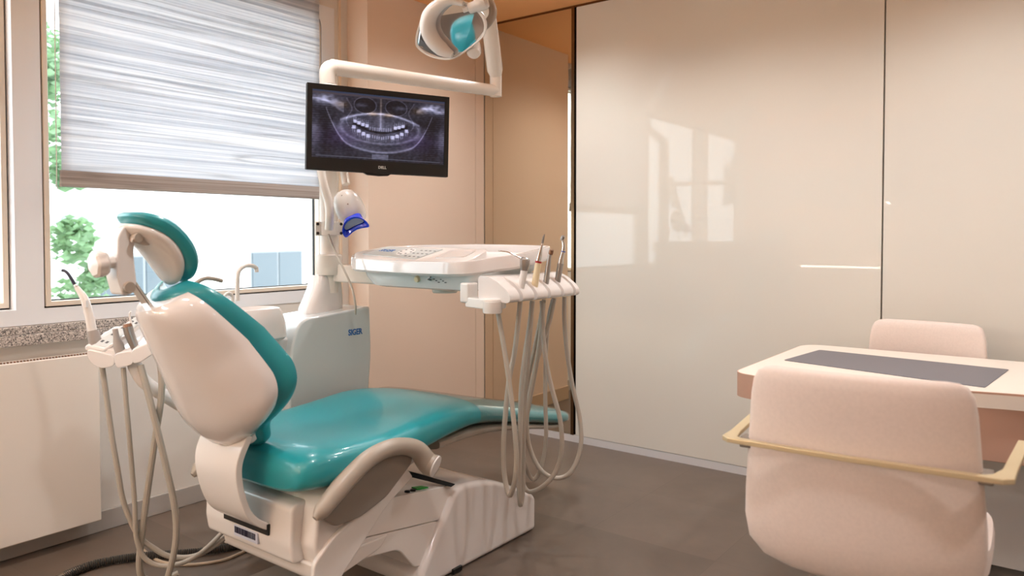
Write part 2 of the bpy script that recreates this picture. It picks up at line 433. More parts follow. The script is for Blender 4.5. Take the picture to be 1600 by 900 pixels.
# ------------------------------------------------------------------ dental chair
XC = -2.13
chair = thing('dental_chair', (XC, 2.1, 0), 'teal upholstered dental chair with white shell standing on the brown floor', 'dental chair')
def seat_ring(y, zt, zb, w, bol, e=3.2, seg=40):
    r = []
    zc, h = (zt+zb)/2, (zt-zb)/2
    for k in range(seg):
        a = 2*PI*k/seg; cs, sn = math.cos(a), math.sin(a)
        u = math.copysign(abs(cs)**(2/e), cs); v = math.copysign(abs(sn)**(2/e), sn)
        z = zc+h*v
        if v > 0: z += bol*(abs(u)**2.5)*v - .25*bol*v
        r.append(Vector((XC+w*u, y, z)))
    return r
def stations(tab, n=5):
    v = catmull([Vector((t[0], t[1], t[2])) for t in tab], n); w = catmull([Vector((t[3], t[4], 0)) for t in tab], n)
    return [(a.x, a.y, a.z, b.x, b.y) for a, b in zip(v, w)]
SEAT = [(1.385, .545, .475, .255, .0), (1.40, .578, .462, .285, .01), (1.45, .600, .455, .312, .02), (1.55, .596, .455, .322, .035), (1.72, .588, .462, .324, .045), (1.90, .606, .480, .322, .03),
        (2.06, .626, .500, .315, .01), (2.22, .610, .505, .295, .0), (2.40, .566, .478, .265, -.004), (2.65, .502, .425, .238, -.006), (2.86, .452, .377, .212, -.006), (2.98, .424, .352, .192, -.004), (3.05, .402, .348, .165, 0), (3.075, .385, .358, .12, 0)]
bm = bmesh.new(); loft(bm, [seat_ring(*s) for s in stations(SEAT)]); obj('seat_cushion', bm, 'teal', chair)
PAN = [(2.02, .512, .455, .27, 0), (2.2, .515, .462, .27, 0), (2.4, .487, .440, .245, 0), (2.65, .434, .396, .222, 0), (2.85, .387, .355, .20, 0), (3.0, .355, .335, .17, 0)]
bm = bmesh.new(); loft(bm, [seat_ring(*s) for s in stations(PAN)]); obj('leg_rest_pan', bm, 'grey_plastic', chair)
FILM = [(a, b+.006, c-.005, d+.006, e) for a, b, c, d, e in stations(SEAT) if a > 2.20]
bm = bmesh.new(); loft(bm, [seat_ring(*s) for s in FILM], caps=False)
fo = obj('foot_cover', bm, 'clear_film', chair); tag(fo, 'clear plastic cover over the foot end')

# backrest: s runs up the back, f forward
O = Vector((XC, 1.395, .60)); ES = Vector((0, -.5145, .8575)); EF = Vector((0, .8575, .5145))
def back_pt(u, s, f): return O+Vector((u, 0, 0))+ES*s+EF*f
def back_ring(s, w, f0, f1, wing, e=2.8, seg=44, tap=0., bulge=0.):
    r = []
    for k in range(seg):
        a = 2*PI*k/seg; cs, sn = math.cos(a), math.sin(a)
        u = math.copysign(abs(cs)**(2/e), cs); v = math.copysign(abs(sn)**(2/e), sn)
        fm, fh = (f0+f1)/2, (f1-f0)/2
        f = fm+fh*v
        if v < 0: f += bulge*v*(1-abs(u)**2.2)
        f += wing*(abs(u)**2)
        r.append(back_pt(u*w, s, f))
    return r
BACK = [(-.02, .068, -.005, .025), (.0, .092, -.014, .045), (.045, .108, -.018, .056), (.08, .158, -.02, .060), (.112, .205, -.02, .062), (.148, .241, -.02, .062), (.188, .260, -.02, .061), (.235, .258, -.02, .060), (.285, .240, -.02, .058), (.345, .214, -.02, .056), (.415, .190, -.02, .054), (.485, .162, -.018, .05), (.535, .125, -.014, .04), (.555, .09, -.008, .03), (.565, .055, .004, .018)]
def bst(tab, n=4): return [(p.x, p.y, q.x, q.y) for p, q in zip(catmull([Vector((a, b, 0)) for a, b, c, d in tab], n), catmull([Vector((c, d, 0)) for a, b, c, d in tab], n))]
def wingf(s):
    q = max(0, min(1, s/.26)); q = q*q*(3-2*q)
    return .012+.10*q*max(.35, min(1, (.78-s)/.42))
bm = bmesh.new(); loft(bm, [back_ring(s, w, a, b, wingf(s)) for s, w, a, b in bst(BACK)]); obj('back_cushion', bm, 'teal', chair)
SHELL = [(.015, .060, -.030, -.008), (.02, .084, -.040, -.008), (.045, .094, -.056, -.008), (.078, .138, -.074, -.008), (.112, .188, -.082, -.008), (.148, .227, -.087, -.008), (.19, .248, -.086, -.008), (.235, .248, -.082, -.008), (.285, .234, -.078, -.008), (.345, .212, -.072, -.008), (.415, .190, -.064, -.008), (.485, .164, -.056, -.008), (.525, .135, -.05, -.008), (.545, .10, -.042, -.008)]
bm = bmesh.new(); loft(bm, [back_ring(s, w, a, b, wingf(s)*.92, e=4, bulge=.022) for s, w, a, b in bst(SHELL)]); obj('back_shell', bm, 'white_gloss', chair)
# curved strap that joins back and seat frame
path = catmull([(XC, 1.335, .640), (XC, 1.300, .560), (XC, 1.305, .48), (XC, 1.338, .39), (XC, 1.40, .338), (XC, 1.46, .322)], 6)
bm = bmesh.new()
rings = []
for i, p in enumerate(path):
    t = (path[min(i+1, len(path)-1)]-path[max(i-1, 0)]).normalized(); nn = Vector((1, 0, 0)).cross(t)
    w = .118-.012*i/len(path)
    rings.append([p+Vector((sx*w, 0, 0))+nn*sy*.011 for sx, sy in ((-1, -1), (1, -1), (1, 1), (-1, 1))])
loft(bm, rings); obj('back_bracket', bm, 'white_plastic', chair, bevel=.004)

# headrest
hr = obj('headrest_shell', bmesh.new(), 'white_plastic', chair)
HC_ = Vector((XC, 1.112, 1.222)); HS = Vector((0, -.66, .7513)); HF = Vector((0, .7513, .66))
def pad(bm, c, w, h, f0, f1, curl, e=2.6, nu=16, nf=10, pw=.55):
    rings = []
    for j in range(nf+1):
        ph = -PI/2+PI*j/nf
        k = max(.02, math.cos(ph)**pw); fz = (f0+f1)/2+(f1-f0)/2*math.sin(ph)
        r = []
        for i in range(40):
            a = 2*PI*i/40; cs, sn = math.cos(a), math.sin(a)
            u = math.copysign(abs(cs)**(2/e), cs)*k; v = math.copysign(abs(sn)**(2/e), sn)*k
            r.append(c+Vector((u*w, 0, 0))+HS*(v*h)+HF*(fz+curl*(u*u*.5-v*v)))
        rings.append(r)
    loft(bm, rings)
bm = bmesh.new(); pad(bm, HC_, .112, .130, -.010, .050, .030); obj('headrest_cushion', bm, 'teal', chair)
bm = bmesh.new(); pad(bm, HC_, .096, .116, -.038, .016, .030, e=2.2, pw=.7); bmesh.ops.recalc_face_normals(bm, faces=bm.faces)
bm.to_mesh(hr.data); bm.free()
for p in hr.data.polygons: p.use_smooth = True
XB = XC-.005
post = round_poly([(1.000, 1.085), (1.030, 1.090), (1.040, 1.120), (1.032, 1.20), (1.036, 1.235), (1.050, 1.262), (1.040, 1.286), (1.010, 1.282), (.990, 1.25), (.986, 1.14)], .012)
bm = bmesh.new(); prism(bm, [(XB-.035, p.x, p.y) for p in post], (.07, 0, 0)); hb = obj('headrest_bracket', bm, 'white_satin', chair, bevel=.005)
for sx in (-1, 1):
    pl = round_poly([(1.012, 1.235), (1.057, 1.222), (1.098, 1.238), (1.076, 1.285), (1.034, 1.262)], .010)
    obj('pivot_plate', B(prism, [(XB+sx*.052-.006, p.x, p.y) for p in pl], (.012, 0, 0)), 'shade_grey', hb, bevel=.002)
bm = bmesh.new(); lathe(bm, [(.0, -.063), (.013, -.063), (.014, -.057), (.014, .059), (.013, .063), (0, .063)], (XB, 1.034, 1.245), (1, 0, 0)); obj('pivot_pin', bm, 'grey_plastic', hb)
bm = bmesh.new(); lathe(bm, [(.0, -.046), (.015, -.046), (.017, -.04), (.017, .04), (.015, .046), (0, .046)], (XB, 1.016, 1.108), (1, 0, 0)); obj('lower_pin', bm, 'grey_plastic', hb)
bm = bmesh.new()
lathe(bm, [(.014, -.03), (.016, .0), (.016, .012), (.030, .018), (.036, .026), (.036, .046), (.030, .052), (.0, .054)], (XB+.01, .985, 1.178), (0, -1, -.1), seg=48, lobes=7, amp=.05)
obj('clamp_knob', bm, 'white_plastic', hb)
bm = bmesh.new(); obox(bm, (XC, 1.060, 1.088), ((1, 0, 0), (0, .55, -.84), (0, .84, .55)), .022, .075, .005); obj('guide_plate', bm, 'chrome', chair, bevel=.003)

# seat frame, lift and base
XN = -1.842; XF = XC-(XN-XC)
prof = round_poly([(1.455, .418), (1.440, .30), (1.455, .232), (1.53, .24), (1.76, .425), (1.93, .475), (1.93, .50), (1.50, .468)], [.02, .012, .02, .02, .03, .01, .0, .01])
bm = bmesh.new(); prism(bm, [(XF, p.x, p.y) for p in prof], (XN-XF, 0, 0)); sf = obj('seat_frame', bm, 'white_plastic', chair, bevel=.012)
prof = round_poly([(1.41, .418), (1.402, .300), (1.412, .238), (1.47, .238), (1.47, .43)], [.018, .012, .018, 0, 0])
bm = bmesh.new(); prism(bm, [(XC-.255, p.x, p.y) for p in prof], (.475, 0, 0)); rb = obj('rear_block', bm, 'white_plastic', chair, bevel=.012)
bm = bmesh.new(); box(bm, XC-.13, XC+.115, 1.396, 1.42, .311, .345); obj('slot', bm, 'black_matt', rb, smooth=False)
bm = bmesh.new(); box(bm, XC-.075, XC+.055, 1.3985, 1.41, .268, .302); bl = obj('barcode_sticker', bm, 'paper', rb, smooth=False)
bm = bmesh.new(); random.seed(3); x = XC-.070
while x < XC+.046:
    w = random.choice((.0015, .0025, .004)); box(bm, x, x+w, 1.3975, 1.400, .278, .299); x += w+random.choice((.0015, .0025))
obj('bars', bm, 'navy', bl, smooth=False)
prof = round_poly([(1.44, .245), (1.452, .185), (1.50, .165), (1.72, .205), (1.76, .245)], [.0, .02, .02, .02, 0])
bm = bmesh.new(); prism(bm, [(XC-.215, p.x, p.y) for p in prof], (.495, 0, 0)); obj('lower_housing', bm, 'white_plastic', chair, bevel=.008)
prof = round_poly([(1.425, .26), (1.415, .12), (1.47, .10), (1.525, .18), (1.726, .355), (1.848, .418), (1.82, .455), (1.50, .32)], [.02, .03, .03, .04, .04, .01, .02, .02])
bm = bmesh.new(); prism(bm, [(XN-.003, p.x, p.y) for p in prof], (.020, 0, 0)); obj('link_arm', bm, 'white_plastic', chair, bevel=.006)
# middle block with foot-switch badge
prof = round_poly([(1.57, .375), (1.56, .278), (2.00, .216), (2.10, .322), (2.06, .326), (1.74, .366)], [.01, .0, .0, .01, .01, .01])
bm = bmesh.new(); prism(bm, [(XF+.02, p.x, p.y) for p in prof], (XN-XF-.028, 0, 0)); mb = obj('lift_cover', bm, 'white_plastic', chair, bevel=.008)
prof = round_poly([(1.50, .282), (1.49, .205), (1.56, .205), (1.805, .170), (1.88, .080), (2.0, .060), (2.06, .20), (2.0, .213)], [.0, .01, .02, .03, .02, 0, 0, 0])
bm = bmesh.new(); prism(bm, [(XF+.03, p.x, p.y) for p in prof], (XN-XF-.042, 0, 0)); obj('lower_lift_cover', bm, 'white_plastic', chair, bevel=.006)
bm = bmesh.new(); prism(bm, [(XN-.024, 1.908, .3480), (XN-.020, 1.962, .3412), (XN-.050, 1.955, .3420), (XN-.056, 1.912, .3474)], (0, 0, .004)); obj('green_emblem', bm, 'green_badge', mb, smooth=False)
for y in (1.864, 1.892): obj('button', B(lathe, [(0, 0), (.010, 0), (.010, .007), (0, .008)], (XN-.030, y, .366-(y-1.74)*.125-.002)), 'black', mb)
obj('gap_strip', B(prism, [PZ(634, 735, .374), PZ(643, 738, .374), PZ(711, 757, .332), PZ(705, 761, .330), PZ(640, 745, .368)], (0, 0, .002)), 'black_matt', mb, smooth=False)
prof = round_poly([(1.875, .0), (1.885, .05), (2.080, .322), (2.28, .300), (2.56, .168), (2.592, .140), (2.592, .0)], [0, .02, .05, .10, .03, .02, 0])
bm = bmesh.new(); prism(bm, [(XF, p.x, p.y) for p in prof], (XN-XF+.012, 0, 0)); obj('base_cover', bm, 'white_gloss', chair, bevel=.022, bseg=5)
bm = bmesh.new(); box(bm, XF+.02, XN-.02, 1.46, 2.4, 0, .012); obj('floor_plate', bm, 'grey_dark', chair, bevel=.004)
bm = bmesh.new(); box(bm, XN+.010, XN+.022, 2.05, 2.10, .004, .022); obj('base_clip', bm, 'black', chair, bevel=.003)

# armrests (near one in view, far one behind the seat)
def armrest(x, sgn):
    pts = [PX(505, 795, x), PX(540, 752, x), PX(580, 714, x), PX(618, 698, x), PX(650, 702, x), PX(664, 722, x)+Vector((.012*sgn, 0, 0))]
    return pts
xa = -1.795
ap = armrest(xa, 1)
def arm_build(off, sgn):
    a = []
    for p in ap: a.append(Vector((XC+(p.x-XC)*sgn, p.y, p.z)))
    a.append(a[-1]+Vector((.028*sgn, .010, -.010)))
    a.insert(0, a[0]+(a[0]-a[1])*.35)
    bm = bmesh.new(); tube(bm, a, [.010, .025, .030, .029, .028, .029, .033, .038, .038], seg=20, n=8)
    ar = obj('armrest', bm, 'grey_plastic', chair)
    d = (a[-1]-a[-2]).normalized()
    bm = bmesh.new(); lathe(bm, [(0, -.002), (.038, -.002), (.037, .003), (0, .004)], a[-1], d, seg=28); obj('end_cap', bm, 'white_satin', ar)
    pl = [(500, 785), (500, 812), (520, 822), (560, 806), (600, 775), (640, 722), (640, 702), (618, 700), (580, 716), (540, 754)]
    q = round_poly([(PX(px, py, -1.815).y, PX(px, py, -1.815).z) for px, py in pl], .02)
    bm = bmesh.new(); prism(bm, [(XC+(-1.830-XC)*sgn, p.x, p.y) for p in q], (.030*sgn, 0, 0)); obj('side_panel', bm, 'grey_dark', ar, bevel=.006)
arm_build(0, 1)
arm_build(0, -1)

# ------------------------------------------------------------------ cuspidor unit with column
unit = thing('cuspidor_unit', (-2.72, 1.95, 0), 'white dental water unit with spittoon bowl and pole behind the teal chair', 'dental unit')
XU = -2.55
prof = round_poly([(1.90, .0), (1.86, .30), (1.885, .80), (1.930, .908), (2.31, .935), (2.318, .72), (2.30, .55), (2.27, .0)], [0, .1, .12, .05, .015, .05, .1, 0], 8)
bm = bmesh.new(); prism(bm, [(XU-.22, p.x, p.y) for p in prof], (.22, 0, 0)); cb = obj('cabinet', bm, 'cool_gloss', unit, bevel=.014, bseg=4)
tlo = text('maker_logo', 'SIGER', .036, 'logo_blue', cb, (XU+.0006, 2.222, .826), (0, 1, 0), (0, 0, 1), bold=.0012, sx=.86)
prof = round_poly([(1.70, .0), (1.68, .40), (1.56, .70), (1.53, .825), (1.925, .835), (1.90, .0)], [0, .1, .1, .03, .03, 0])
bm = bmesh.new(); prism(bm, [(XU-.24, p.x, p.y) for p in prof], (.20, 0, 0)); obj('side_body', bm, 'white_gloss', unit, bevel=.014)
# spittoon housing
bm = bmesh.new()
rings = []
for z, w, l in ((.836, .085, .120), (.845, .092, .128), (.90, .090, .124), (.948, .082, .112), (.962, .074, .102), (.964, .066, .094), (.955, .060, .086), (.93, .044, .062), (.915, .02, .03)):
    rings.append(super_ring((-2.625, 1.755, z), (1, 0, 0), (0, 1, 0), w, l, 3.4, 40))
loft(bm, rings); sp = obj('spittoon_housing', bm, 'white_gloss', unit)
bm = bmesh.new(); lathe(bm, [(.026, 0), (.026, .03), (.018, .05), (.011, .06)], (-2.62, 1.655, .945)); obj('spout_base', bm, 'white_plastic', sp)
f = [PX(371, 470, -2.62), PX(371, 440, -2.62), PX(373, 424, -2.62), PX(382, 416, -2.62), PX(393, 415, -2.62), PX(400, 419, -2.62), PX(401, 425, -2.62)]
obj('rinse_spout', B(tube, f, .0085, n=8), 'white_plastic', sp)
f = [PX(363, 472, -2.60), PX(363, 463, -2.60), PX(358, 458, -2.60), PX(352, 461, -2.60), PX(350, 466, -2.60)]
obj('cup_filler', B(tube, f, .0065, n=8), 'white_plastic', sp)
f = [PX(300, 452, -2.60), PX(310, 440, -2.60), PX(322, 435, -2.60), PX(335, 436, -2.60), PX(347, 439, -2.60)]
f = [Vector((-2.62, 1.56, .84)), Vector((-2.61, 1.50, .98))]+f
obj('swing_handle', B(tube, f, .0075, n=8), 'grey_plastic', unit)
# column and pole
pc = Vector((-2.655, 2.165))
bm = bmesh.new(); rings = []
for z, y0, y1, xx in ((.50, 2.04, 2.235, .06), (.88, 2.02, 2.235, .06), (.94, 2.035, 2.235, .058), (.985, 2.06, 2.235, .055), (1.02, 2.078, 2.232, .053), (1.06, 2.09, 2.226, .05), (1.078, 2.105, 2.216, .045)):
    rings.append(super_ring((pc.x-.02, (y0+y1)/2, z), (1, 0, 0), (0, 1, 0), xx, (y1-y0)/2, 3.2, 36))
loft(bm, rings); obj('column', bm, 'white_gloss', unit)
obj('pole', B(tube, [(pc.x, pc.y, 1.0), (pc.x, pc.y, 1.90)], .040, seg=24, n=1), 'enamel', unit)
obj('pole_collar', B(lathe, [(.040, 0), (.046, .004), (.046, .022), (.042, .03), (.034, .03)], (pc.x, pc.y, 1.885)), 'enamel', unit)

# ------------------------------------------------------------------ operating lamp
lamp = thing('operating_lamp', (pc.x, pc.y, 1.92), 'white dental operating lamp with mirrored reflector on a jointed arm', 'operating lamp')
el = Vector((-2.381, 3.011, 1.985)); p0 = Vector((pc.x, pc.y, 1.918))
obj('lower_arm', B(tube, [p0, p0+Vector((0, 0, .055)), p0+Vector((.006, .02, .075)), p0+Vector((.016, .055, .078)), (el+p0)/2+Vector((0, 0, .04)), el+Vector((-.012, -.05, .002)), el], [.036, .036, .036, .035, .032, .029, .028], seg=20), 'enamel', lamp)
cov = [el*.62+p0*.38+Vector((.02, 0, .03)), el*.8+p0*.2+Vector((.028, 0, .012)), el*.86+p0*.14+Vector((.033, 0, .034))]
top = PX(752, -60, -2.25)
obj('joint', B(tube, [el+Vector((0, 0, -.026)), el+Vector((0, 0, .09))], .030, seg=20, n=1), 'enamel', lamp)
ja = el+Vector((0, 0, .075))
obj('upper_arm', B(tube, [ja, ja+(top-ja)*.06, ja+(top-ja)*.94, top], [.028, .040, .036, .03], seg=20, n=1), 'enamel', lamp)
obj('joint_screw', B(lathe, [(0, 0), (.006, 0), (.006, .003), (0, .003)], ja+Vector((.022, -.020, .018)), (.6, -.6, 0)), 'black', lamp)
LC = P(707, 45, 3.07)
LN = (Vector((-.35, -.95, -.62))+Vector((.75, -.25, 0))).normalized()
LX, LY, LN = basis(LN)
# turn the head about its own axis
def rot2(a, b, ang): return a*math.cos(ang)+b*math.sin(ang), -a*math.sin(ang)+b*math.cos(ang)
LX, LY = rot2(LX, LY, math.radians(-28))
def on_head(px, py, f=0.):
    """where the line through a point meets the plane of the lamp head"""
    d = _dir(px, py); e = Vector((0, 0, EYE)); q = LC+LN*f
    return e+d*((q-e).dot(LN)/d.dot(LN))
hout = [on_head(*q) for q in ((650, 66), (656, 77), (673, 88), (697, 93), (715, 89), (737, 74), (757, 56), (762, 38), (755, 20), (738, 6), (714, -3), (688, -3), (667, 12), (654, 42))]
hout = [p for p in catmull(hout+hout[:3], 4)][4:4+14*4]
hcen = sum(hout, Vector())/len(hout)
def hring(k, f): return [hcen+(p-hcen)*k+LN*f for p in hout]
bm = bmesh.new(); loft(bm, [hring(.15, -.098), hring(.5, -.090), hring(.82, -.060), hring(.97, -.008), hring(1.0, .008), hring(.98, .016), hring(.93, .014), hring(.92, .006)], caps=True)
head = obj('lamp_head', bm, 'white_plastic', lamp)
bm = bmesh.new(); rq = random.Random(4)
rgs = [[p+LN*rq.uniform(-.0016, .0016) for p in hring(.93*math.sqrt(1-k/9), .010-.080*k/9)[::2]] for k in range(9)]+[hring(.02, -.07)[::2]]
loft(bm, rgs); obj('reflector', bm, 'mirror_bright', head, smooth=False)
cres = [on_head(px, py, .034) for px, py in ((724, 6), (704, 1), (686, 8), (672, 24), (669, 44), (677, 63), (691, 77), (707, 86))]
obj('bulb_guard', B(tube, cres, [.010, .018, .026, .032, .034, .033, .030, .014], seg=18, n=6), 'white_plastic', head)
# yoke and grips
yk = [P(757, -6, 3.04), P(768, 8, 3.05), P(770, 22, 3.05), P(764, 34, 3.06), P(754, 44, 3.07)]
obj('yoke', B(tube, yk, .013, n=8, flat=1.3), 'grey_plastic', lamp)
k0 = P(738, 10, 3.00)
obj('tilt_knob', B(lathe, [(0, -.02), (.010, -.02), (.010, .0), (.020, .004), (.022, .012), (.022, .030), (.026, .036), (.026, .075), (.018, .085), (0, .085)], P(731, 14, 3.0), (.86, .38, .25)), 'white_plastic', lamp)
obj('mount_arm', B(tube, [P(745, 8, 3.02), P(757, -8, 3.06), P(758, -50, 3.15), P(755, -75, 3.3), top], [.018, .022, .022, .024, .028], n=6), 'enamel', lamp)
obj('hub', B(lathe, [(0, -.035), (.024, -.033), (.030, -.02), (.030, .03), (.022, .036), (0, .036)], P(740, 77, 3.12), (-.5, .5, .75)), 'white_plastic', head)
g0 = P(692, -12, 3.02)
obj('side_grip', B(tube, [P(697, 3, 3.0), P(705, -12, 3.0), P(730, -30, 3.02)], .009, n=6), 'grey_plastic', head)

# ------------------------------------------------------------------ monitor with an X-ray
A_, B_, C_, D_ = P(480, 128, 2.98), P(704, 152, 2.98), P(478, 265, 2.98), P(697, 277, 2.98)
dl, dr = 2.80, 3.045
TL, TR, BL, BR = P(479, 128, dl), P(704, 152, dr), P(478, 265, dl), P(698, 277, dr)
MX = ((TR-TL)+(BR-BL)).normalized(); MY = ((TL-BL)+(TR-BR)); MY = (MY-MX*MY.dot(MX)).normalized(); MZ = MX.cross(MY)
MC = (TL+TR+BL+BR)/4; MW = ((TR-TL).length+(BR-BL).length)/4; MH = ((TL-BL).length+(TR-BR).length)/4
mon = thing('monitor', MC-MZ*.04, 'black flat monitor showing a panoramic jaw X-ray on the unit pole', 'monitor')
def mp(u, v, z): return MC+MX*(u*MW)+MY*(v*MH)+MZ*z
bm = bmesh.new(); prism(bm, [mp(-1, -1, -.022), mp(1, -1, -.022), mp(1, 1, -.022), mp(-1, 1, -.022)], MZ*.022); body = obj('housing', bm, 'monitor_black', mon, bevel=.004)
bm = bmesh.new()
ub, vt, vb = .928, .86, -.70
fr = [(-1, -1), (1, -1), (1, 1), (-1, 1)]; fi = [(-ub, vb), (ub, vb), (ub, vt), (-ub, vt)]
vo = [bm.verts.new(mp(a*.995, b*.993, .0045)) for a, b in fr]; vi = [bm.verts.new(mp(a, b, .0045)) for a, b in fi]; v2 = [bm.verts.new(mp(a, b, .0)) for a, b in fi]; v3 = [bm.verts.new(mp(a*.995, b*.993, .0)) for a, b in fr]
for k in range(4):
    j = (k+1) % 4
    bm.faces.new((vo[k], vo[j], vi[j], vi[k])); bm.faces.new((vi[k], vi[j], v2[j], v2[k])); bm.faces.new((v3[k], v3[j], vo[j], vo[k]))
obj('bezel', bm, 'monitor_black', mon, smooth=False)
bm = bmesh.new(); prism(bm, [mp(-.22, -1.0, -.018), mp(-.17, -1.045, -.018), mp(-.0, -1.06, -.018), mp(.12, -1.045, -.018), mp(.16, -1.0, -.018)], MZ*.016); obj('sensor_lip', bm, 'monitor_black', mon)
text('maker_logo', 'D\u20acLL'.replace('\u20ac', 'E'), .0145, 'text_light', mon, mp(.03, -.855, .0048), MX, MY, extrude=.0003, bold=.0004)
# screen picture
NX, NY = 260, 150
U, V = np.meshgrid(np.linspace(-1, 1, NX), np.linspace(-1, 1, NY))
rng = np.random.default_rng(5)
def fz(seed, k):
    r = np.random.default_rng(seed); o_ = np.zeros_like(U)
    for q in range(14):
        a, b, p = r.normal(0, k), r.normal(0, k*.7), r.uniform(0, 6.3); o_ += np.sin(a*U+b*V+p)
    return o_/14*1.6
def G(x, s): return np.exp(-(x/s)**2)
A = np.abs(U)
base = .15+.05*fz(1, 6)+.03*fz(2, 25)
base += .12*G(U, .55)*G(V+.15, .5)
base += .22*G(A-.98, .14)*G(V+.25, .45)
base -= .13*G(A-.82, .10)*G(V+.15, .6)
# ramus and lower jaw outline
jaw = -.74+.16*(A/.45)**2*(A < .45)+(A >= .45)*(.16+np.maximum(A-.42, 0)**1.9*6.6)
base += .34*G(V-jaw, .035)*(V < .6)*(A < .80)+.10*G(V-jaw-.08, .09)*(A < .7)
inn = np.sqrt((U/.60)**2+((V+.02)/.46)**2)
base += .20*G(inn-1, .07)*(V > -.55)+.06*(inn < 1)
# hard palate, septum, sinuses
pal = .44-.12*(A/.4)**2
base += .30*G(V-pal, .035)*(A < .6)+.34*G(U, .014)*(V > -.05)*(V < .92)*(.7+.3*fz(8, 10))
base += .10*G(U, .05)*(V > -.1)*(V < .45)
for s in (-1, 1):
    d = np.sqrt(((U-s*.235)/.165)**2+((V-.66)/.24)**2)
    base = np.where(d < 1, base*.45+.05*fz(11, 9)+.28*G(U-s*.30, .09)*G(V-.66, .06), base)
    base += .24*G(d-1, .05)
    ear = G(U-s*.80, .17)*G(V-.74, .15); base += ear*(.55+.35*fz(20+s, 40))
    base += .26*G(V-(.62+.25*fz(30+s, 8)), .05)*(A > .55)*(np.sign(U) == s)
    base += .18*G(U-s*(.47+.04*np.sin(V*9)), .01)*(V > 0)*(V < .85)
# teeth
def tooth(u0, v0, w, h, up, br):
    global base
    x = (U-u0)/w; y = (V-v0)/h*up
    crown = (np.abs(x) < 1-.12*y**2)*(y > -1)*(y < .15)
    root = (np.abs(np.abs(x)-.48) < .36-.30*np.clip((y-.15)/1.5, 0, 1))*(y >= .15)*(y < 1.5)
    base = np.where(crown, base*.25+br*(.85+.15*np.cos(x*2)), base); base = np.where(root, base*.55+br*.42, base)
for s in (-1, 1):
    for k, u in enumerate((.205, .265, .325, .385)):
        if s > 0 and k == 3: continue
        tooth(s*u+(.02 if s > 0 else 0), .06+.16*(u/.4)**2-.02, .028, .085, 1, .86)
    for k, u in enumerate((.19, .255, .325, .40)): tooth(s*u, -.30+.30*(u/.4)**2-.06, .029, .085, -1, .82)
    for k, u in enumerate((.018, .05, .085, .12, .155)):
        tooth(s*u, .0+.03*(u/.1)**2*.2, .013, .10, 1, .50)
        tooth(s*u, -.34+.03*k*.5, .011, .085, -1, .56)
occ = -.135+.26*(A/.42)**2
base = np.where((A < .42), base-.26*G(V-occ, .035), base)
base += .45*((A < .12)*(V < -.80)*(V > -.955))*.6
base += .07*fz(41, 60)+.06*fz(42, 110)+.05*fz(43, 18)*(V < .5)*(.4+G(V+.1, .5)); base += .035*np.sin(V*95+2*np.sin(U*3))*(A > .72)
base = np.clip((base-.02)*1.12, .03, 1)
R_ = base*.86+.015; G_ = base*.86+.015; B_c = base*.98+.05
org = .20*(G(A-.12, .08)*G(V-.42, .06)+.6*G(A-.58, .10)*G(V-.62, .10)+.5*G(U, .02)*G(V-.7, .3))
R_ += org; G_ += org*.55; B_c -= org*.2
pur = .05*G(A-.6, .3)*G(V+.35, .3); R_ += pur*.7; B_c += pur*1.3
top_ = V > .955; R_ = np.where(top_, .20, R_); G_ = np.where(top_, .25, G_); B_c = np.where(top_, .36, B_c)
bar = (V > .90)*(V <= .955); R_ = np.where(bar, .30, R_); G_ = np.where(bar, .27, G_); B_c = np.where(bar, .31, B_c)
ln = (G(V+.935, .008) > .5)*(A < .94); R_ = np.where(ln, .42, R_); G_ = np.where(ln, .44, G_); B_c = np.where(ln, .52, B_c)
srgb = np.clip(np.stack([R_, G_, B_c], -1), 0, 1); lincol = np.where(srgb <= .04045, srgb/12.92, ((srgb+.055)/1.055)**2.4)
me = bpy.data.meshes.new('screen')
vs = []; fs = []
for j in range(NY):
    for i in range(NX):
        vs.append(mp(U[j, i]*ub, (vb+vt)/2+V[j, i]*(vt-vb)/2, .0012))
for j in range(NY-1):
    for i in range(NX-1):
        a = j*NX+i; fs.append((a, a+1, a+NX+1, a+NX))
me.from_pydata([tuple(v) for v in vs], [], fs)
ca = me.color_attributes.new('image', 'FLOAT_COLOR', 'POINT')
ca.data.foreach_set('color', np.concatenate([lincol, np.ones((NY, NX, 1))], -1).astype(np.float32).ravel())
sm = bpy.data.materials.new('screen_picture'); sm.use_nodes = True; nt = sm.node_tree; b = nt.nodes['Principled BSDF']
at = nt.nodes.new('ShaderNodeAttribute'); at.attribute_name = 'image'
b.inputs['Base Color'].default_value = (.004, .004, .005, 1); b.inputs['Roughness'].default_value = .3; b.inputs['Emission Strength'].default_value = 1.0
nt.links.new(at.outputs['Color'], b.inputs['Emission Color']); me.materials.append(sm); M['screen_picture'] = sm
so = bpy.data.objects.new('screen', me); COL.objects.link(so); so.parent = mon; so.matrix_parent_inverse = Matrix.Translation(-Vector(mon.location))
# arm to the pole
mb_ = mp(0, .05, -.022); pa = Vector((pc.x, pc.y, mb_.z))
bm = bmesh.new(); obox(bm, mb_-MZ*.010, (MX, MY, MZ), .05, .05, .010); obj('mount_plate', bm, 'white_satin', mon, bevel=.004)
pd = (pa-mb_); pd.z = 0
obj('arm', B(tube, [mb_-MZ*.02, mb_-MZ*.06, mb_-MZ*.06+pd*.4, pa-pd.normalized()*.045], .018, n=6), 'white_satin', mon)
obj('pole_clamp', B(lathe, [(.0401, -.03), (.050, -.03), (.052, -.025), (.052, .025), (.050, .03), (.0401, .03)], pa), 'white_satin', mon)

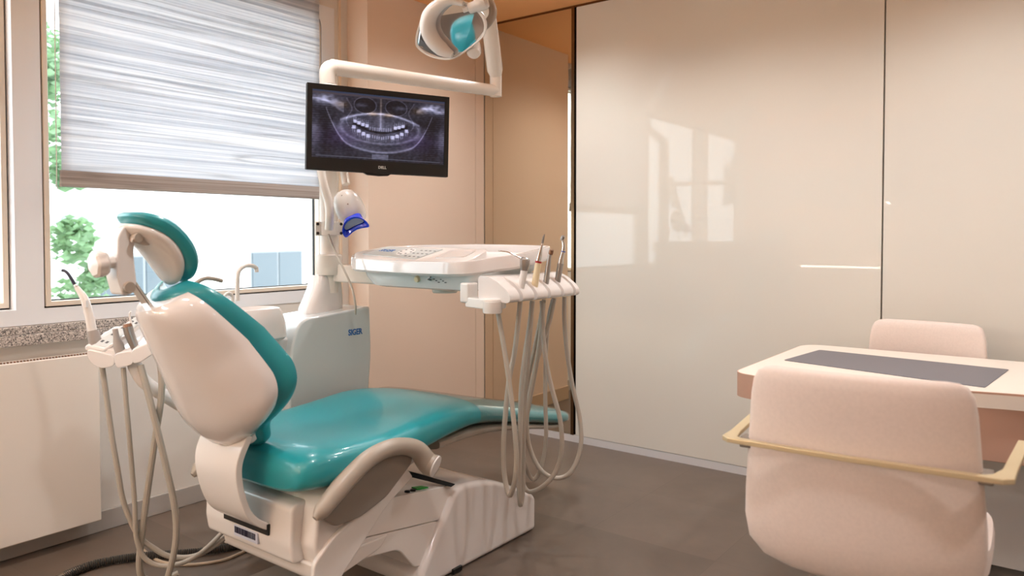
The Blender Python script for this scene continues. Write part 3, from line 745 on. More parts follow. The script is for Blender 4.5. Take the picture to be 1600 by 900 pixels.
# ------------------------------------------------------------------ bleaching lamp on a gooseneck
bl_ = thing('whitening_lamp', (pc.x+.05, pc.y, 1.30), 'white tooth-whitening lamp with blue mouth shield hanging on a gooseneck below monitor', 'lamp')
cc = Vector((pc.x, pc.y, 1.283))
fwd = Vector((.83, -.56, 0)).normalized(); sid = Vector((.56, .83, 0)).normalized()
obj('pole_clamp', BM((lathe, [(.0405, -.030), (.050, -.030), (.050, .030), (.0405, .030)], cc), (obox, cc+fwd*.030, (sid, fwd, (0, 0, 1)), .060, .006, .030)), 'enamel', bl_, bevel=.002)
for sx in (-1, 1):
    for sz in (-1, 1): obj('clamp_screw', B(lathe, [(0, 0), (.0065, 0), (.0065, .004), (0, .004)], cc+fwd*.036+sid*sx*.050+Vector((0, 0, sz*.020)), fwd, seg=10), 'black', bl_)
gn = [P(514, 358, 3.22), P(515, 338, 3.20), P(513, 315, 3.20), P(505, 285, 3.20), P(500, 250, 3.22), P(505, 215, 3.25), P(517, 203, 3.28), P(529, 220, 3.30), P(536, 260, 3.30), P(541, 288, 3.28)]
obj('gooseneck', B(tube, gn, .018, seg=16, n=10), 'enamel', bl_)
hc = P(549, 331, 3.26)
HN = Vector((.62, -.62, -.42)).normalized(); hx, hy, HN = basis(HN)
HU = (P(533, 290, 3.26)-P(559, 345, 3.26)).normalized(); HRr = HU.cross(Vector((.6, -.8, 0)).normalized()).normalized(); HT = HRr.cross(HU).normalized()
if HT.dot(Vector((.6, -.8, 0))) < 0: HT = -HT
bm = bmesh.new(); rings = []
for k, (s, w) in enumerate(((.100, .004), (.098, .022), (.085, .042), (.06, .056), (.03, .062), (0, .062), (-.03, .056), (-.05, .044), (-.058, .03), (-.06, .004))):
    rings.append(super_ring(hc+HU*s, HRr, HT, w, w*.82, 2.2, 28))
loft(bm, rings); wh = obj('lamp_body', bm, 'white_plastic', bl_)
for q in (hc+HU*.03+HT*.0505+HRr*.01, hc+HU*.075+HT*.037): obj('body_screw', B(lathe, [(0, 0), (.003, 0), (.003, .002), (0, .002)], q, HT), 'grey_dark', wh)
sd = (P(553, 342, 3.26)-hc).normalized()
mc = hc+HU*-.035+HT*.040
bm = bmesh.new(); rings = []
for f, w, h in ((0, .040, .018), (.018, .044, .021), (.034, .050, .025), (.044, .058, .031), (.0445, .052, .024), (.036, .044, .018)):
    ring = super_ring(mc+HT*f*.9-HU*f*.55, HRr, (HU*.8+HT*.45).normalized(), w, h, 2.8, 32)
    ring = [p-(HU)*(((p-mc).dot(HRr)/.05)**2*.020*(f/.044)) for p in ring]
    rings.append(ring)
loft(bm, rings, caps=False); obj('mouth_shield', bm, 'blue_shield', bl_)
bm = bmesh.new(); ring = super_ring(mc+HT*.028-HU*.017, HRr, (HU*.8+HT*.45).normalized(), .043, .017, 2.8, 32)
ring = [p-(HU)*(((p-mc).dot(HRr)/.05)**2*.012) for p in ring]; loft(bm, [ring, [p+HT*.002 for p in ring]]); obj('light_window', bm, 'led_lens', bl_)
cab = [P(513, 366, 3.22), P(523, 392, 3.2), P(537, 420, 3.17), P(549, 448, 3.16), P(555, 474, 3.15)]
cab.append(Vector((cab[-1].x-.01, cab[-1].y+.01, .92)))
obj('power_cable', B(tube, cab, .0045, seg=8), 'hose_grey', bl_)

# ------------------------------------------------------------------ doctor's tray with its arm
tray = thing('instrument_tray', (pc.x+.06, pc.y+.04, 1.09), 'white dental instrument tray on a swing arm over the chair', 'instrument tray')
x0, x1, y0, y1 = -2.63, -1.735, 2.125, 2.60
ol = [(x0+.01, y0+.14), (x0+.13, y0+.03), (-2.15, y0-.012), (-1.90, y0+.0), (x1-.085, y0+.035), (x1-.055, y0+.12), (x1, y0+.20), (x1, y1-.02), (-2.1, y1+.02), (x0+.10, y1-.03), (x0, y1-.16)]
def outline(sc_in, z, n=6):
    pts = round_poly(ol, [.06, .06, .2, .1, .06, .06, .06, .05, .2, .1, .08], n)
    c = Vector(((x0+x1)/2, (y0+y1)/2)); 
    out = []
    for p in pts:
        d = p-c; L = d.length
        q = c+d*max(0, (L-sc_in)/L); out.append(Vector((q.x, q.y, z)))
    return out
zt = 1.182
bm = bmesh.new(); loft(bm, [outline(.05, zt-.060), outline(.010, zt-.056), outline(0, zt-.046), outline(.0, zt-.006), outline(.003, zt), outline(.016, zt), outline(.020, zt-.004), outline(.030, zt-.030), outline(.045, zt-.034)])
tr = obj('tray_top', bm, 'white_gloss', tray)
# belly
bo = round_poly([(x0+.11, y0+.12), (x0+.20, y0+.05), (x1-.10, y0+.05), (x1-.05, y0+.1), (x1-.03, y1-.06), (x0+.16, y1-.06)], .06)
def bl2(k, z): 
    c = Vector((-2.1, 2.36)); return [Vector((c.x+(p.x-c.x)*k, c.y+(p.y-c.y)*k, z)) for p in bo]
bm = bmesh.new(); loft(bm, [bl2(.84, zt-.125), bl2(.90, zt-.118), bl2(.97, zt-.085), bl2(1.0, zt-.055)]); be = obj('belly', bm, 'cool_gloss', tray)
# control console at the front of the tray
con = round_poly([(x0+.075, y0+.10), (x0+.16, y0+.025), (-2.15, y0+.005), (-1.85, y0+.02), (x1-.10, y0+.05), (x1-.11, y0+.165), (x0+.20, y0+.195)], [.03, .03, .05, .05, .03, .03, .03])
bm = bmesh.new(); prism(bm, [(p.x, p.y, zt-.034) for p in con], (0, 0, .032)); co = obj('console', bm, 'white_gloss', tray, bevel=.004)
ks = [(x0+.155, y0+.075), (-2.115, y0+.030), (-2.075, y0+.150), (x0+.20, y0+.175)]
def kp(u, v, z=zt+.0005):
    a = Vector(ks[0])*(1-u)+Vector(ks[1])*u; b_ = Vector(ks[3])*(1-u)+Vector(ks[2])*u; q = a*(1-v)+b_*v; return Vector((q.x, q.y, z))
bm = bmesh.new(); prism(bm, [kp(0, 0, zt-.003), kp(1, 0, zt-.003), kp(1, 1, zt-.003), kp(0, 1, zt-.003)], (0, 0, .0035)); kpd = obj('keypad', bm, 'panel_grey', co, smooth=False)
KX = (kp(1, .5)-kp(0, .5)).normalized(); KY = Vector((-KX.y, KX.x, 0))
text('maker_logo', 'SIGER', .036, 'logo_blue', co, kp(.21, .55, zt+.0008), KX, KY, extrude=.0002, shear=.3, bold=.0008)
kc = kp(.57, .55); bm = bmesh.new(); loft(bm, [[kc+KX*.044*math.cos(a)+KY*.040*math.sin(a)+Vector((0, 0, h)) for a in (2*PI*i/32 for i in range(32))] for h in (0, .001)]); obj('button_dial', bm, 'white_satin', co)
for a in range(8):
    q = kc+KX*.032*math.cos(a*PI/4)+KY*.029*math.sin(a*PI/4)+Vector((0, 0, .001)); obj('key', B(obox, q, (KX, KY, (0, 0, 1)), .005, .003, .0006), 'text_dark', co, smooth=False)
for i in range(4):
    for j in range(3):
        q = kp(.74+.075*i, .18+.3*j); obj('key', B(obox, q, (KX, KY, (0, 0, 1)), .006, .003, .0006), 'text_dark', co, smooth=False)
wl = round_poly([(-2.03, y0+.045), (x1-.15, y0+.065), (x1-.155, y0+.145), (-2.02, y0+.150)], .02)
bm = bmesh.new(); c0 = Vector((-1.95, y0+.1))
rw = [[Vector((c0.x+(p.x-c0.x)*k, c0.y+(p.y-c0.y)*k, z)) for p in wl] for k, z in ((1.0, zt-.003), (1.0, zt+.002), (.93, zt+.002), (.80, zt-.002), (.2, zt-.0025))]
loft(bm, rw); obj('dished_holder', bm, 'white_gloss', co)
# underside knobs
obj('air_valve', B(lathe, [(0, 0), (.013, 0), (.014, .012), (.011, .018), (0, .019)], (-2.125, y0+.062, zt-.078), (0, -1, -.25)), 'ivory', be)
bm = bmesh.new()
for i in range(6): obox(bm, (-2.035+.012*i, y0+.057, zt-.078-.006*(i % 3)), ((1, 0, 0), (0, 1, 0), (0, 0, 1)), .004, .004, .0016)
obj('valve_marks', bm, 'text_dark', be, smooth=False)
obj('valve_lever', B(tube, [(-2.055, y0+.06, zt-.085), (-2.05, y0+.035, zt-.074), (-2.03, y0+.03, zt-.066)], .004, n=4), 'steel', be)
bpy.context.view_layer.update()
for o_ in [tr, be, co]+[q for q in bpy.data.objects if q.parent in (tr, be, co)]:     # the tray top leans towards the chair back
    for v_ in o_.data.vertices: v_.co.z += (v_.co.y-2.36)*.13
for o_ in [co]+[q for q in bpy.data.objects if q.parent == co]:                          # the console slopes towards the user
    for v_ in o_.data.vertices: v_.co.z += (v_.co.y-y0-.01)*.18
# swing arm to the column
bm = bmesh.new()
a0 = Vector((pc.x, pc.y+.01, 1.09)); a1 = Vector((-2.16, 2.38, 1.06))
dv = (a1-a0); dvh = Vector((dv.x, dv.y, 0)).normalized(); sv = Vector((-dvh.y, dvh.x, 0))
rings = []
for k in range(9):
    q = a0+dv*(k/8); h = .040-.008*k/8
    rings.append([q+sv*.032*sx+Vector((0, 0, h*sz)) for sx, sz in ((-1, -1), (1, -1), (1, 1), (-1, 1))])
loft(bm, rings); obj('swing_arm', bm, 'enamel', tray, bevel=.010)
obj('arm_hub', B(lathe, [(0, -.045), (.05, -.045), (.054, -.04), (.054, .03), (.045, .036), (0, .036)], a1+Vector((0, 0, -.006))), 'enamel', tray)
obj('arm_collar', B(lathe, [(.0405, -.045), (.056, -.045), (.058, -.04), (.058, .04), (.054, .045), (.0405, .045)], (pc.x, pc.y, 1.125)), 'enamel', tray)
# instrument block: profile facing the near end, five slots
blk_y0, blk_y1 = 2.16, 2.60
def blk(k): return Vector((-1.765+.0*k, blk_y0+(blk_y1-blk_y0)*k, 0))
profb = [(-.005, 1.020), (-.005, 1.094), (.004, 1.104), (.045, 1.100), (.085, 1.084), (.125, 1.056), (.142, 1.036), (.143, 1.016), (.132, 1.008), (.06, 1.010)]
profb = [Vector((p.x, p.y)) for p in round_poly(profb, .008, 3)]
slots = [.150, .345, .540, .735, .925]
bm = bmesh.new()
rings = []
YB0, YB1 = 2.145, 2.615
ks_ = sorted(set([0, 1]+[s+d for s in slots for d in (-.022, -.016, .016, .022)]))
for k in ks_:
    y = YB0+(YB1-YB0)*k
    g = 1 if any(abs(k-s) < .018 for s in slots) else 0
    ins = .012 if k in (0, 1) else 0
    rings.append([Vector((-1.775+p.x-(.030 if g and p.x > .055 else 0)*min(1, (p.x-.055)/.05 if p.x > .055 else 0), y, p.y)) for p in profb])
loft(bm, rings); hb_ = obj('instrument_block', bm, 'white_gloss', tray, bevel=.003, bseg=2, angle=30)
obj('hinge_arm', BM((box, -1.86, -1.815, 2.13, 2.19, 1.00, 1.075),), 'white_plastic', tray, bevel=.008)
obj('hinge_link', B(prism, [(p.x, p.y, .985) for p in round_poly([(-1.85, 2.14), (-1.72, 2.10), (-1.67, 2.13), (-1.68, 2.20), (-1.84, 2.19)], .03)], (0, 0, .036)), 'white_plastic', tray, bevel=.004)
obj('hinge_knuckle', B(lathe, [(0, -.002), (.034, -.002), (.036, .003), (.036, .040), (0, .041)], (-1.705, 2.135, .972)), 'white_plastic', tray)

def slot_xy(i): return YB0+(YB1-YB0)*slots[i]
XI = -1.705
def place(i, px, py):
    """point on the vertical plane of slot i parallel to the picture"""
    y = slot_xy(i); d = -VR*XI+VF*y
    return P(px, py, d)
def hosepts(i, pts, dd=None):
    y = slot_xy(i); d0 = -VR*XI+VF*y
    return [P(q[0], q[1], d0+(dd[k] if dd else 0)) for k, q in enumerate(pts)]
def handpiece(name, label, i, cat='dental tool'):
    y = slot_xy(i); return thing(name, (XI, y, 1.06), label, cat, 'handpieces in the tray block')
# 1 air-water syringe
h = handpiece('air_water_syringe', 'white and grey air-water syringe with bent thin nozzle, nearest in the tray block', 0)
b0, b1 = place(0, 815, 447), place(0, 819, 423)
obj('handle', B(tube, [b0-(b1-b0)*.35, b0, b1], [.0105, .0125, .0135], seg=16, n=1), 'white_satin', h)
hd = obj('syringe_head', B(tube, [b1, place(0, 820, 414), place(0, 820, 406), place(0, 821, 402)], [.0135, .019, .019, .012], seg=8, n=1), 'steel', h)
obj('nozzle', B(tube, [place(0, 814, 404), place(0, 804, 399), place(0, 793, 394), place(0, 779, 392)], [.0035, .0026, .0024, .0022], n=6), 'chrome', h)
obj('trigger', B(tube, [place(0, 822, 405), place(0, 826, 409)], .007, n=1), 'grey_dark', h)
obj('hose', B(tube, hosepts(0, [(813, 470), (810, 500), (804, 550), (796, 590), (791, 633), (787, 690), (788, 740), (796, 774), (804, 752), (807, 715), (803, 660), (796, 600), (787, 540), (781, 505), (778, 486)], [0, 0, 0, 0, 0, 0, 0, -.02, -.05, -.06, -.06, -.05, -.04, -.03, -.02]), .0095, seg=10, n=6), 'hose_grey', h)
# 2 ivory scaler
h = handpiece('ultrasonic_scaler', 'ivory scaler handpiece with red ring and pointed chrome tip in the tray block', 1)
b0, b1 = place(1, 836, 443), place(1, 841, 411)
obj('handle', B(tube, [b0-(b1-b0)*.3, b0, b1], [.0125, .0135, .0120], seg=16, n=1), 'ivory', h)
obj('ring', B(tube, [b1, place(1, 841.5, 408)], .0125, seg=16, n=1), 'red', h)
obj('nose_cone', B(tube, [place(1, 841.5, 408), place(1, 845, 390), place(1, 847.5, 380)], [.0115, .0065, .0035], seg=14, n=1), 'chrome', h)
obj('tip', B(tube, [place(1, 847.5, 380), place(1, 849.5, 370), place(1, 851, 366)], [.0048, .004, .0018], seg=8, n=1), 'grey_dark', h)
obj('hose', B(tube, hosepts(1, [(832, 470), (828, 505), (821, 550), (815, 600), (813, 650), (812, 700), (811, 755), (813, 789), (817, 765), (818, 700), (819, 640), (824, 570), (829, 510), (831, 472)], [0, 0, 0, 0, 0, 0, 0, .02, .04, .05, .05, .04, .04, .04]), .0095, seg=10, n=6), 'hose_grey', h)
# 3 turbine
h = handpiece('turbine_handpiece', 'slim grey turbine handpiece with round head, third from the front of tray block', 2)
b0, b1 = place(2, 853, 442), place(2, 859, 398)
obj('handle', B(tube, [b0-(b1-b0)*.2, b0, place(2, 856, 420), b1], [.010, .0115, .0105, .0065], seg=14, n=1), 'steel', h)
obj('turbine_head', B(lathe, [(0, -.010), (.008, -.010), (.009, -.006), (.009, .008), (.006, .011), (0, .011)], place(2, 861, 394), (.25, .1, 1), seg=16), 'bronze', h)
obj('hose', B(tube, hosepts(2, [(847, 470), (848, 510), (851, 550), (857, 585), (865, 617), (875, 655), (878, 697), (872, 728), (859, 750), (838, 766), (822, 765), (815, 735), (822, 660), (838, 570), (846, 510), (849, 472)], [0, 0, 0, 0, 0, 0, 0, 0, 0, .02, .04, .06, .07, .07, .06, .05]), .0092, seg=10, n=6), 'hose_grey', h)
# 4 contra-angle
h = handpiece('contra_angle_handpiece', 'chrome contra-angle handpiece with blue ring, tallest at the far side of tray block', 3)
b0 = place(3, 871, 440)
obj('motor', B(tube, [b0-(place(3, 876, 412)-b0)*.3, b0, place(3, 876, 412)], [.010, .0125, .0125], seg=16, n=1), 'steel', h)
obj('sleeve', B(tube, [place(3, 876, 412), place(3, 877, 405), place(3, 880, 394)], [.0125, .0105, .0085], seg=16, n=1), 'chrome', h)
obj('ring', B(tube, [place(3, 880, 394), place(3, 880.3, 392.5)], .0088, seg=16, n=1), 'blue_ring', h)
obj('neck', B(tube, [place(3, 880.3, 392.5), place(3, 881, 384), place(3, 879, 375)], [.0085, .0062, .0045], seg=14, n=1), 'chrome', h)
obj('tool_head', B(lathe, [(0, -.010), (.006, -.010), (.0075, -.004), (.0075, .008), (.004, .011), (0, .011)], place(3, 879, 372), (.5, -.1, .8), seg=16), 'steel', h)
obj('hose', B(tube, hosepts(3, [(866, 466), (859, 500), (846, 540), (835, 580), (827, 620), (823, 655), (827, 697), (844, 733), (868, 747), (892, 737), (907, 700), (906, 655), (895, 605), (886, 550), (882, 500), (882, 464)], [0, 0, 0, 0, 0, 0, 0, 0, 0, .01, .03, .05, .06, .06, .05, .05]), .0092, seg=10, n=6), 'hose_grey', h)
# 5 hose end in the last slot
h = handpiece('hose_coupling', 'grey hose coupling lying low in the last slot of tray block', 4)
obj('coupling', B(tube, [place(4, 886, 447), place(4, 884, 438), place(4, 882, 436)], [.008, .007, .003], seg=12, n=1), 'grey_dark', h)
obj('hose', B(tube, hosepts(4, [(864, 468), (857, 500), (853, 550), (852, 620), (853, 687), (845, 731), (833, 749), (822, 730), (816, 690), (822, 610), (836, 540), (846, 490), (850, 468)], [-.05]*13), .0085, seg=10, n=6), 'hose_grey', h)

# ------------------------------------------------------------------ assistant's holder
AD = 2.60
ah = thing('assistant_holder', P(190, 545, AD), 'white handpiece holder with small keypad on a curved arm beside the radiator', 'handpiece holder')
aX = Vector((VF, VR*.0+.20, 0)).normalized()
RX = Vector((VF, VR, 0)); FW = Vector((-VR, VF, 0)); UPV = Vector((0, 0, 1))
def hp(px, py, back=0.): return P(px, py, AD)+FW*back
def lobe(name, pts, depth, m='white_gloss', bev=.008, par=ah, r=8):
    q = round_poly(pts, r, 4)
    bm = bmesh.new(); prism(bm, [hp(p.x, p.y, 0) for p in q], FW*depth+UPV*depth*.45)
    return obj(name, bm, m, par, bevel=bev, bseg=4)
lobe('left_lobe', [(136, 545), (178, 556), (180, 572), (160, 577), (143, 570), (135, 556)], .11)
lobe('middle_lobe', [(177, 553), (207, 548), (209, 570), (184, 576), (179, 570)], .10)
lobe('right_lobe', [(203, 548), (240, 531), (243, 551), (220, 567), (207, 570)], .10)
bm = bmesh.new(); prism(bm, [hp(131, 540), hp(215, 560, .02), hp(244, 540, .03), hp(225, 520, .14), hp(150, 515, .12)], UPV*-.02); obj('body', bm, 'white_gloss', ah, bevel=.008)
k4 = [hp(139, 549, .004)+UPV*.006, hp(162, 555, .004)+UPV*.006, hp(212, 512, .10)+UPV*.004, hp(190, 505, .10)+UPV*.004]
bm = bmesh.new(); prism(bm, k4, UPV*.012); kb = obj('keypad_base', bm, 'white_gloss', ah, bevel=.005)
def k4p(u, v, h=.0125):
    return (k4[0]*(1-u)+k4[1]*u)*(1-v)+(k4[3]*(1-u)+k4[2]*u)*v+UPV*h
bm = bmesh.new(); prism(bm, [k4p(.12, .06), k4p(.88, .06), k4p(.88, .92), k4p(.12, .92)], UPV*.001); obj('keypad', bm, 'panel_grey', kb, smooth=False)
for v in (.18, .40, .62, .82):
    for u in (.3, .62):
        q = k4p(u, v, .0135); obj('key', B(obox, q, ((k4[1]-k4[0]), (k4[3]-k4[0]), UPV), .004, .005, .0006), 'text_dark', kb, smooth=False)
arm = [hp(196, 566, .05), hp(203, 583, .05), hp(214, 603, .06), hp(240, 630, .10), hp(280, 672, .18), hp(320, 712, .26), hp(350, 745, .34)]
obj('support_arm', B(tube, arm, [.024, .024, .024, .022, .021, .02, .02], seg=18, n=8), 'white_satin', ah)
# tools
g = 'tools in the assistant holder'
h = thing('curing_light', hp(143, 540, .02), 'white curing light with curved dark blue tip, leftmost in the side holder', 'dental tool', g)
obj('handle', B(tube, [hp(137, 521, .03), hp(131, 492, .03), hp(124, 468, .03), hp(112, 450, .03)], [.0165, .0150, .0135, .0085], seg=16, n=6), 'white_plastic', h)
obj('collar', B(tube, [hp(112, 450, .03), hp(109, 446, .03)], [.0085, .0065], seg=14, n=1), 'steel', h)
obj('light_tip', B(tube, [hp(109, 446, .03), hp(104, 437, .03), hp(98, 428, .03), hp(93, 424, .03), hp(89, 423, .03)], [.0058, .0055, .0052, .005, .0055], seg=12, n=6), 'navy', h)
obj('button', B(obox, hp(131, 475, .0)+FW*.012, (RX, UPV, FW), .004, .012, .006), 'white_satin', h)
obj('socket', B(tube, [hp(146, 549, .03), hp(141, 535, .03), hp(137, 518, .03)], [.020, .021, .019], seg=16, n=1), 'hose_sleeve', h)
obj('power_cord', B(tube, [hp(152, 574, .03), hp(158, 615, .03), hp(167, 680, .03), hp(177, 740, .03), hp(187, 792, .03), hp(207, 843, .04), hp(228, 868, .06), hp(252, 885, .08), hp(286, 890, .12), hp(322, 873, .2), hp(345, 849, .26), hp(354, 820, .30)], .0095, seg=10, n=8), 'hose_grey', h)
h = thing('saliva_ejector', hp(182, 545, .02), 'short grey saliva ejector valve standing in the middle of the side holder', 'dental tool', g)
obj('valve', B(tube, [hp(184, 553, .02), hp(180, 540, .02), hp(177, 528, .02), hp(175, 515, .02)], [.017, .017, .010, .009], seg=16, n=1), 'hose_sleeve', h)
obj('hose', B(tube, [hp(188, 576, .02), hp(193, 635, .02), hp(200, 715, .02), hp(206, 790, .02), hp(209, 845, .02), hp(222, 880, .03), hp(252, 894, .05), hp(286, 889, .1), hp(314, 866, .18), hp(333, 838, .24), hp(342, 812, .28)], .0085, seg=10, n=8), 'hose_grey', h)
h = thing('suction_handpiece', hp(203, 535, .02), 'grey suction handpiece with brown top, rightmost in the side holder', 'dental tool', g)
obj('valve', B(tube, [hp(208, 548, .02), hp(203, 536, .02), hp(198, 524, .02), hp(195, 512, .02)], [.013, .015, .0165, .0165], seg=16, n=1), 'steel', h)
obj('valve_cap', B(tube, [hp(195, 512, .02), hp(194, 507, .02)], [.0165, .013], seg=16, n=1), 'bronze', h)
obj('hose', B(tube, [hp(215, 572, .02), hp(226, 612, .02), hp(240, 668, .02), hp(255, 730, .02), hp(269, 795, .02), hp(271, 845, .02), hp(262, 892, .02), hp(250, 918, .03), hp(228, 926, .05), hp(212, 918, .07)], .0115, seg=10, n=8), 'hose_grey', h)
h = thing('air_tip', hp(192, 500, .06), 'small white bent air tip sticking up behind the suction handpiece', 'dental tool', g)
obj('tip', B(tube, [hp(194, 510, .05), hp(192, 500, .05), hp(191, 493, .05), hp(193, 489, .05)], [.0045, .004, .0035, .003], seg=10, n=6), 'white_satin', h)
obj('hose', B(tube, [hp(239, 553, .04), hp(244, 590, .04), hp(243, 630, .04), hp(234, 690, .04), hp(226, 745, .04), hp(219, 795, .04), hp(212, 850, .04), hp(209, 892, .04), hp(212, 916, .06), hp(232, 926, .09), hp(255, 920, .12)], .0115, seg=10, n=8), 'hose_grey', h)

# floor hoses
path = catmull([PZ(60, 925, .017), PZ(105, 898, .017), PZ(150, 881, .017), PZ(205, 871, .017), PZ(265, 866, .017), PZ(320, 861, .017), PZ(372, 851, .017), PZ(420, 835, .017)], 40)
bm = bmesh.new()
L = [0]
for a, b in zip(path, path[1:]): L.append(L[-1]+(b-a).length)
tot = L[-1]; step = .0026; n = int(tot/step); pp = []
j = 0
for k in range(n):
    s = k*step
    while j < len(L)-2 and L[j+1] < s: j += 1
    t = (s-L[j])/max(1e-9, L[j+1]-L[j]); pp.append(path[j].lerp(path[j+1], t))
rad = [(.0165, .0155, .0125)[k % 3] for k in range(n)]
tube(bm, pp, rad, seg=14, n=1)
o = obj('corrugated_hose', bm, 'steel_hose' if 'steel_hose' in M else 'grey_dark'); tag(o, 'dark grey corrugated drain hose lying on the floor beneath the chair', 'hose')
M['steel_hose'] = mat('steel_hose', (78, 74, 70), .35, metal=.4); o.data.materials[0] = M['steel_hose']
o = obj('floor_cable', B(tube, [PZ(222, 858, .006), PZ(240, 872, .006), PZ(262, 880, .006), PZ(300, 882, .006), PZ(345, 876, .006), PZ(372, 866, .006), PZ(400, 852, .006)], .006, seg=8, n=8), 'cable_beige')
tag(o, 'thin beige cable lying on the floor beside the corrugated hose', 'cable')

# ------------------------------------------------------------------ desk, mat, office chairs
ZD = .75
desk = thing('desk', (-.2, 3.2, 0), 'white desk with rounded copper edge in front of the cream glass doors', 'desk')
dol = round_poly([(-1.012, 2.69), (-.88, 2.655), (-.135, 2.862), (.75, 2.90), (.75, 3.60), (-1.012, 3.60)], [.09, .06, .1, .02, .02, .10], 8)
def dp(k, z):
    c = Vector((-.13, 3.15)); return [Vector((p.x+(c.x-p.x)*k, p.y+(c.y-p.y)*k, z)) for p in dol]
bm = bmesh.new(); loft(bm, [dp(.004, ZD-.03), dp(.001, ZD-.03), dp(.001, ZD), dp(.02, ZD)]); obj('desktop', bm, 'desk_white', desk, angle=30)
def open_band(pts, z0, z1, th, m, name):
    bm = bmesh.new(); rr_ = []
    for i, p in enumerate(pts):
        a, b = pts[max(i-1, 0)], pts[min(i+1, len(pts)-1)]; d = (b-a).normalized(); nn = Vector((d.y, -d.x))
        o2 = p+nn*th; i2 = p-nn*.008
        rr_.append([Vector((i2.x, i2.y, z0)), Vector((o2.x, o2.y, z0)), Vector((o2.x, o2.y, z1)), Vector((i2.x, i2.y, z1))])
    loft(bm, rr_); return obj(name, bm, m, desk, angle=30)
near = [p for p in dol if p.y < 2.95 and p.x > -.90]; near = sorted(near, key=lambda p: p.x)
left = [p for p in dol if p.x <= -.90]
left = sorted([p for p in left if p.y > 3.0], key=lambda p: (-p.y, p.x if p.y < 3.59 else -p.x))+[p for p in dol if p.x <= -.90 and p.y <= 3.0]
left = left+near[:1]
open_band(left, ZD-.088, ZD-.0005, .003, 'copper', 'copper_edge')
open_band(near, ZD-.052, ZD-.007, .003, 'desk_white', 'front_lip')
open_band(near, ZD-.007, ZD-.0005, .0034, 'copper', 'copper_trim')
bm = bmesh.new(); prism(bm, [(-.86, 2.93, .50), (.70, 2.96, .50), (.70, 2.985, .50), (-.86, 2.955, .50)], (0, 0, .20)); obj('copper_apron', bm, 'copper', desk, bevel=.003)
bm = bmesh.new(); box(bm, -.78, .66, 3.30, 3.335, .02, .66); obj('modesty_panel', bm, 'wall_grey', desk, bevel=.003)
for x in (-.80, .62): obj('leg', B(box, x, x+.05, 2.98, 3.50, 0, .66), 'desk_white', desk, bevel=.004)
mq = round_poly([(-.905, 3.43), (-.205, 3.35), (-.243, 2.905), (-.945, 3.06)], .012)
bm = bmesh.new(); prism(bm, [(p.x, p.y, ZD) for p in mq], (0, 0, .0025)); o = obj('desk_mat', bm, 'mat_grey', bevel=.0006, bseg=1); tag(o, 'dark grey flat desk pad lying on the white desktop', 'desk pad')

def office_chair(label):
    c = thing('office_chair', (0, 0, 0), label, 'chair', 'office chairs at the desk')
    # local: back plane at y=0, facing +Y
    def bk(z):   # half width, y offset
        t = (z-.38)/.546
        return .284-.042*t, -.02-.035*t+.05*max(0, (.22-t)/.22)**2
    rings = []
    zs = [.408, .414, .432, .47, .53, .60, .68, .74, .80, .85, .89, .912, .922, .926]
    for i, z in enumerate(zs):
        w, yo = bk(z)
        shr = (.16, .11, .055, .018, .003, 0, 0, 0, 0, 0, .004, .014, .030, .052)[i]; th = .032*(.3, .6, .9, 1, 1, 1, 1, 1, 1, 1, 1, .85, .6, .25)[i]
        r = super_ring((0, 0, 0), (1, 0, 0), (0, 1, 0), w-shr, th, 4.5, 44)
        rings.append([Vector((p.x, p.y+yo+.05*(p.x/.27)**2, z)) for p in r])
    bm = bmesh.new(); loft(bm, rings); obj('backrest', bm, 'fabric', c)
    bm = bmesh.new(); rings = []
    for z, k, e in ((.425, .90, 4), (.435, .98, 4), (.47, 1.0, 4), (.497, .985, 4), (.511, .93, 4), (.515, .8, 4)):
        rings.append(super_ring((0, .285, z), (1, 0, 0), (0, 1, 0), .275*k, .255*k, 4, 40))
    loft(bm, rings); obj('seat', bm, 'fabric', c)
    # flat brass bar that wraps the back as armrests
    zb = .736
    out = [(-.325, .30), (-.305, .0), (-.306, -.070), (-.288, -.088), (-.0, -.098), (.295, -.088), (.316, -.070), (.320, .0), (.345, .30)]
    inn = [(-.300, .30), (-.280, .0), (-.272, -.055), (-.258, -.068), (-.0, -.082), (.260, -.068), (.275, -.055), (.293, .0), (.320, .30)]
    bm = bmesh.new(); n = len(out)
    V_ = [[bm.verts.new((x, y, z)) for x, y in pl] for z in (zb-.006, zb+.006) for pl in (out, inn)]
    for i in range(n-1):
        for a, b in ((0, 1), (1, 3), (3, 2), (2, 0)): bm.faces.new((V_[a][i], V_[a][i+1], V_[b][i+1], V_[b][i]))
    for i in (0, n-1): bm.faces.new((V_[0][i], V_[1][i], V_[3][i], V_[2][i]))
    ab = obj('arm_bar', bm, 'brass', c, bevel=.002, bseg=2, smooth=False)
    for s in (-1, 1): obj('arm_bracket', B(box, min(s*.240, s*.278), max(s*.240, s*.278), -.02, .03, zb-.032, zb-.0062), 'grey_dark', c, bevel=.004)
    obj('gas_lift', B(lathe, [(.028, 0), (.028, .20), (.016, .20), (.016, .33)], (0, .28, .10)), 'black', c)
    for k in range(5):
        a = math.radians(72*k+36); d = Vector((math.cos(a), math.sin(a), 0)); e_ = Vector((0, .28, .11))
        lg = obj('base_leg', B(tube, [e_, e_+d*.15+Vector((0, 0, -.005)), e_+d*.30+Vector((0, 0, -.035))], [.024, .019, .014], n=4), 'black', c)
        w = e_+d*.30; w.z = .028; sdv = Vector((-d.y, d.x, 0))
        bm = bmesh.new()
        for s in (-1, 1): lathe(bm, [(0, -.009), (.024, -.009), (.028, -.004), (.028, .004), (.024, .009), (0, .009)], w+sdv*.014*s, sdv, seg=20)
        obj('caster', bm, 'black', c)
    return c
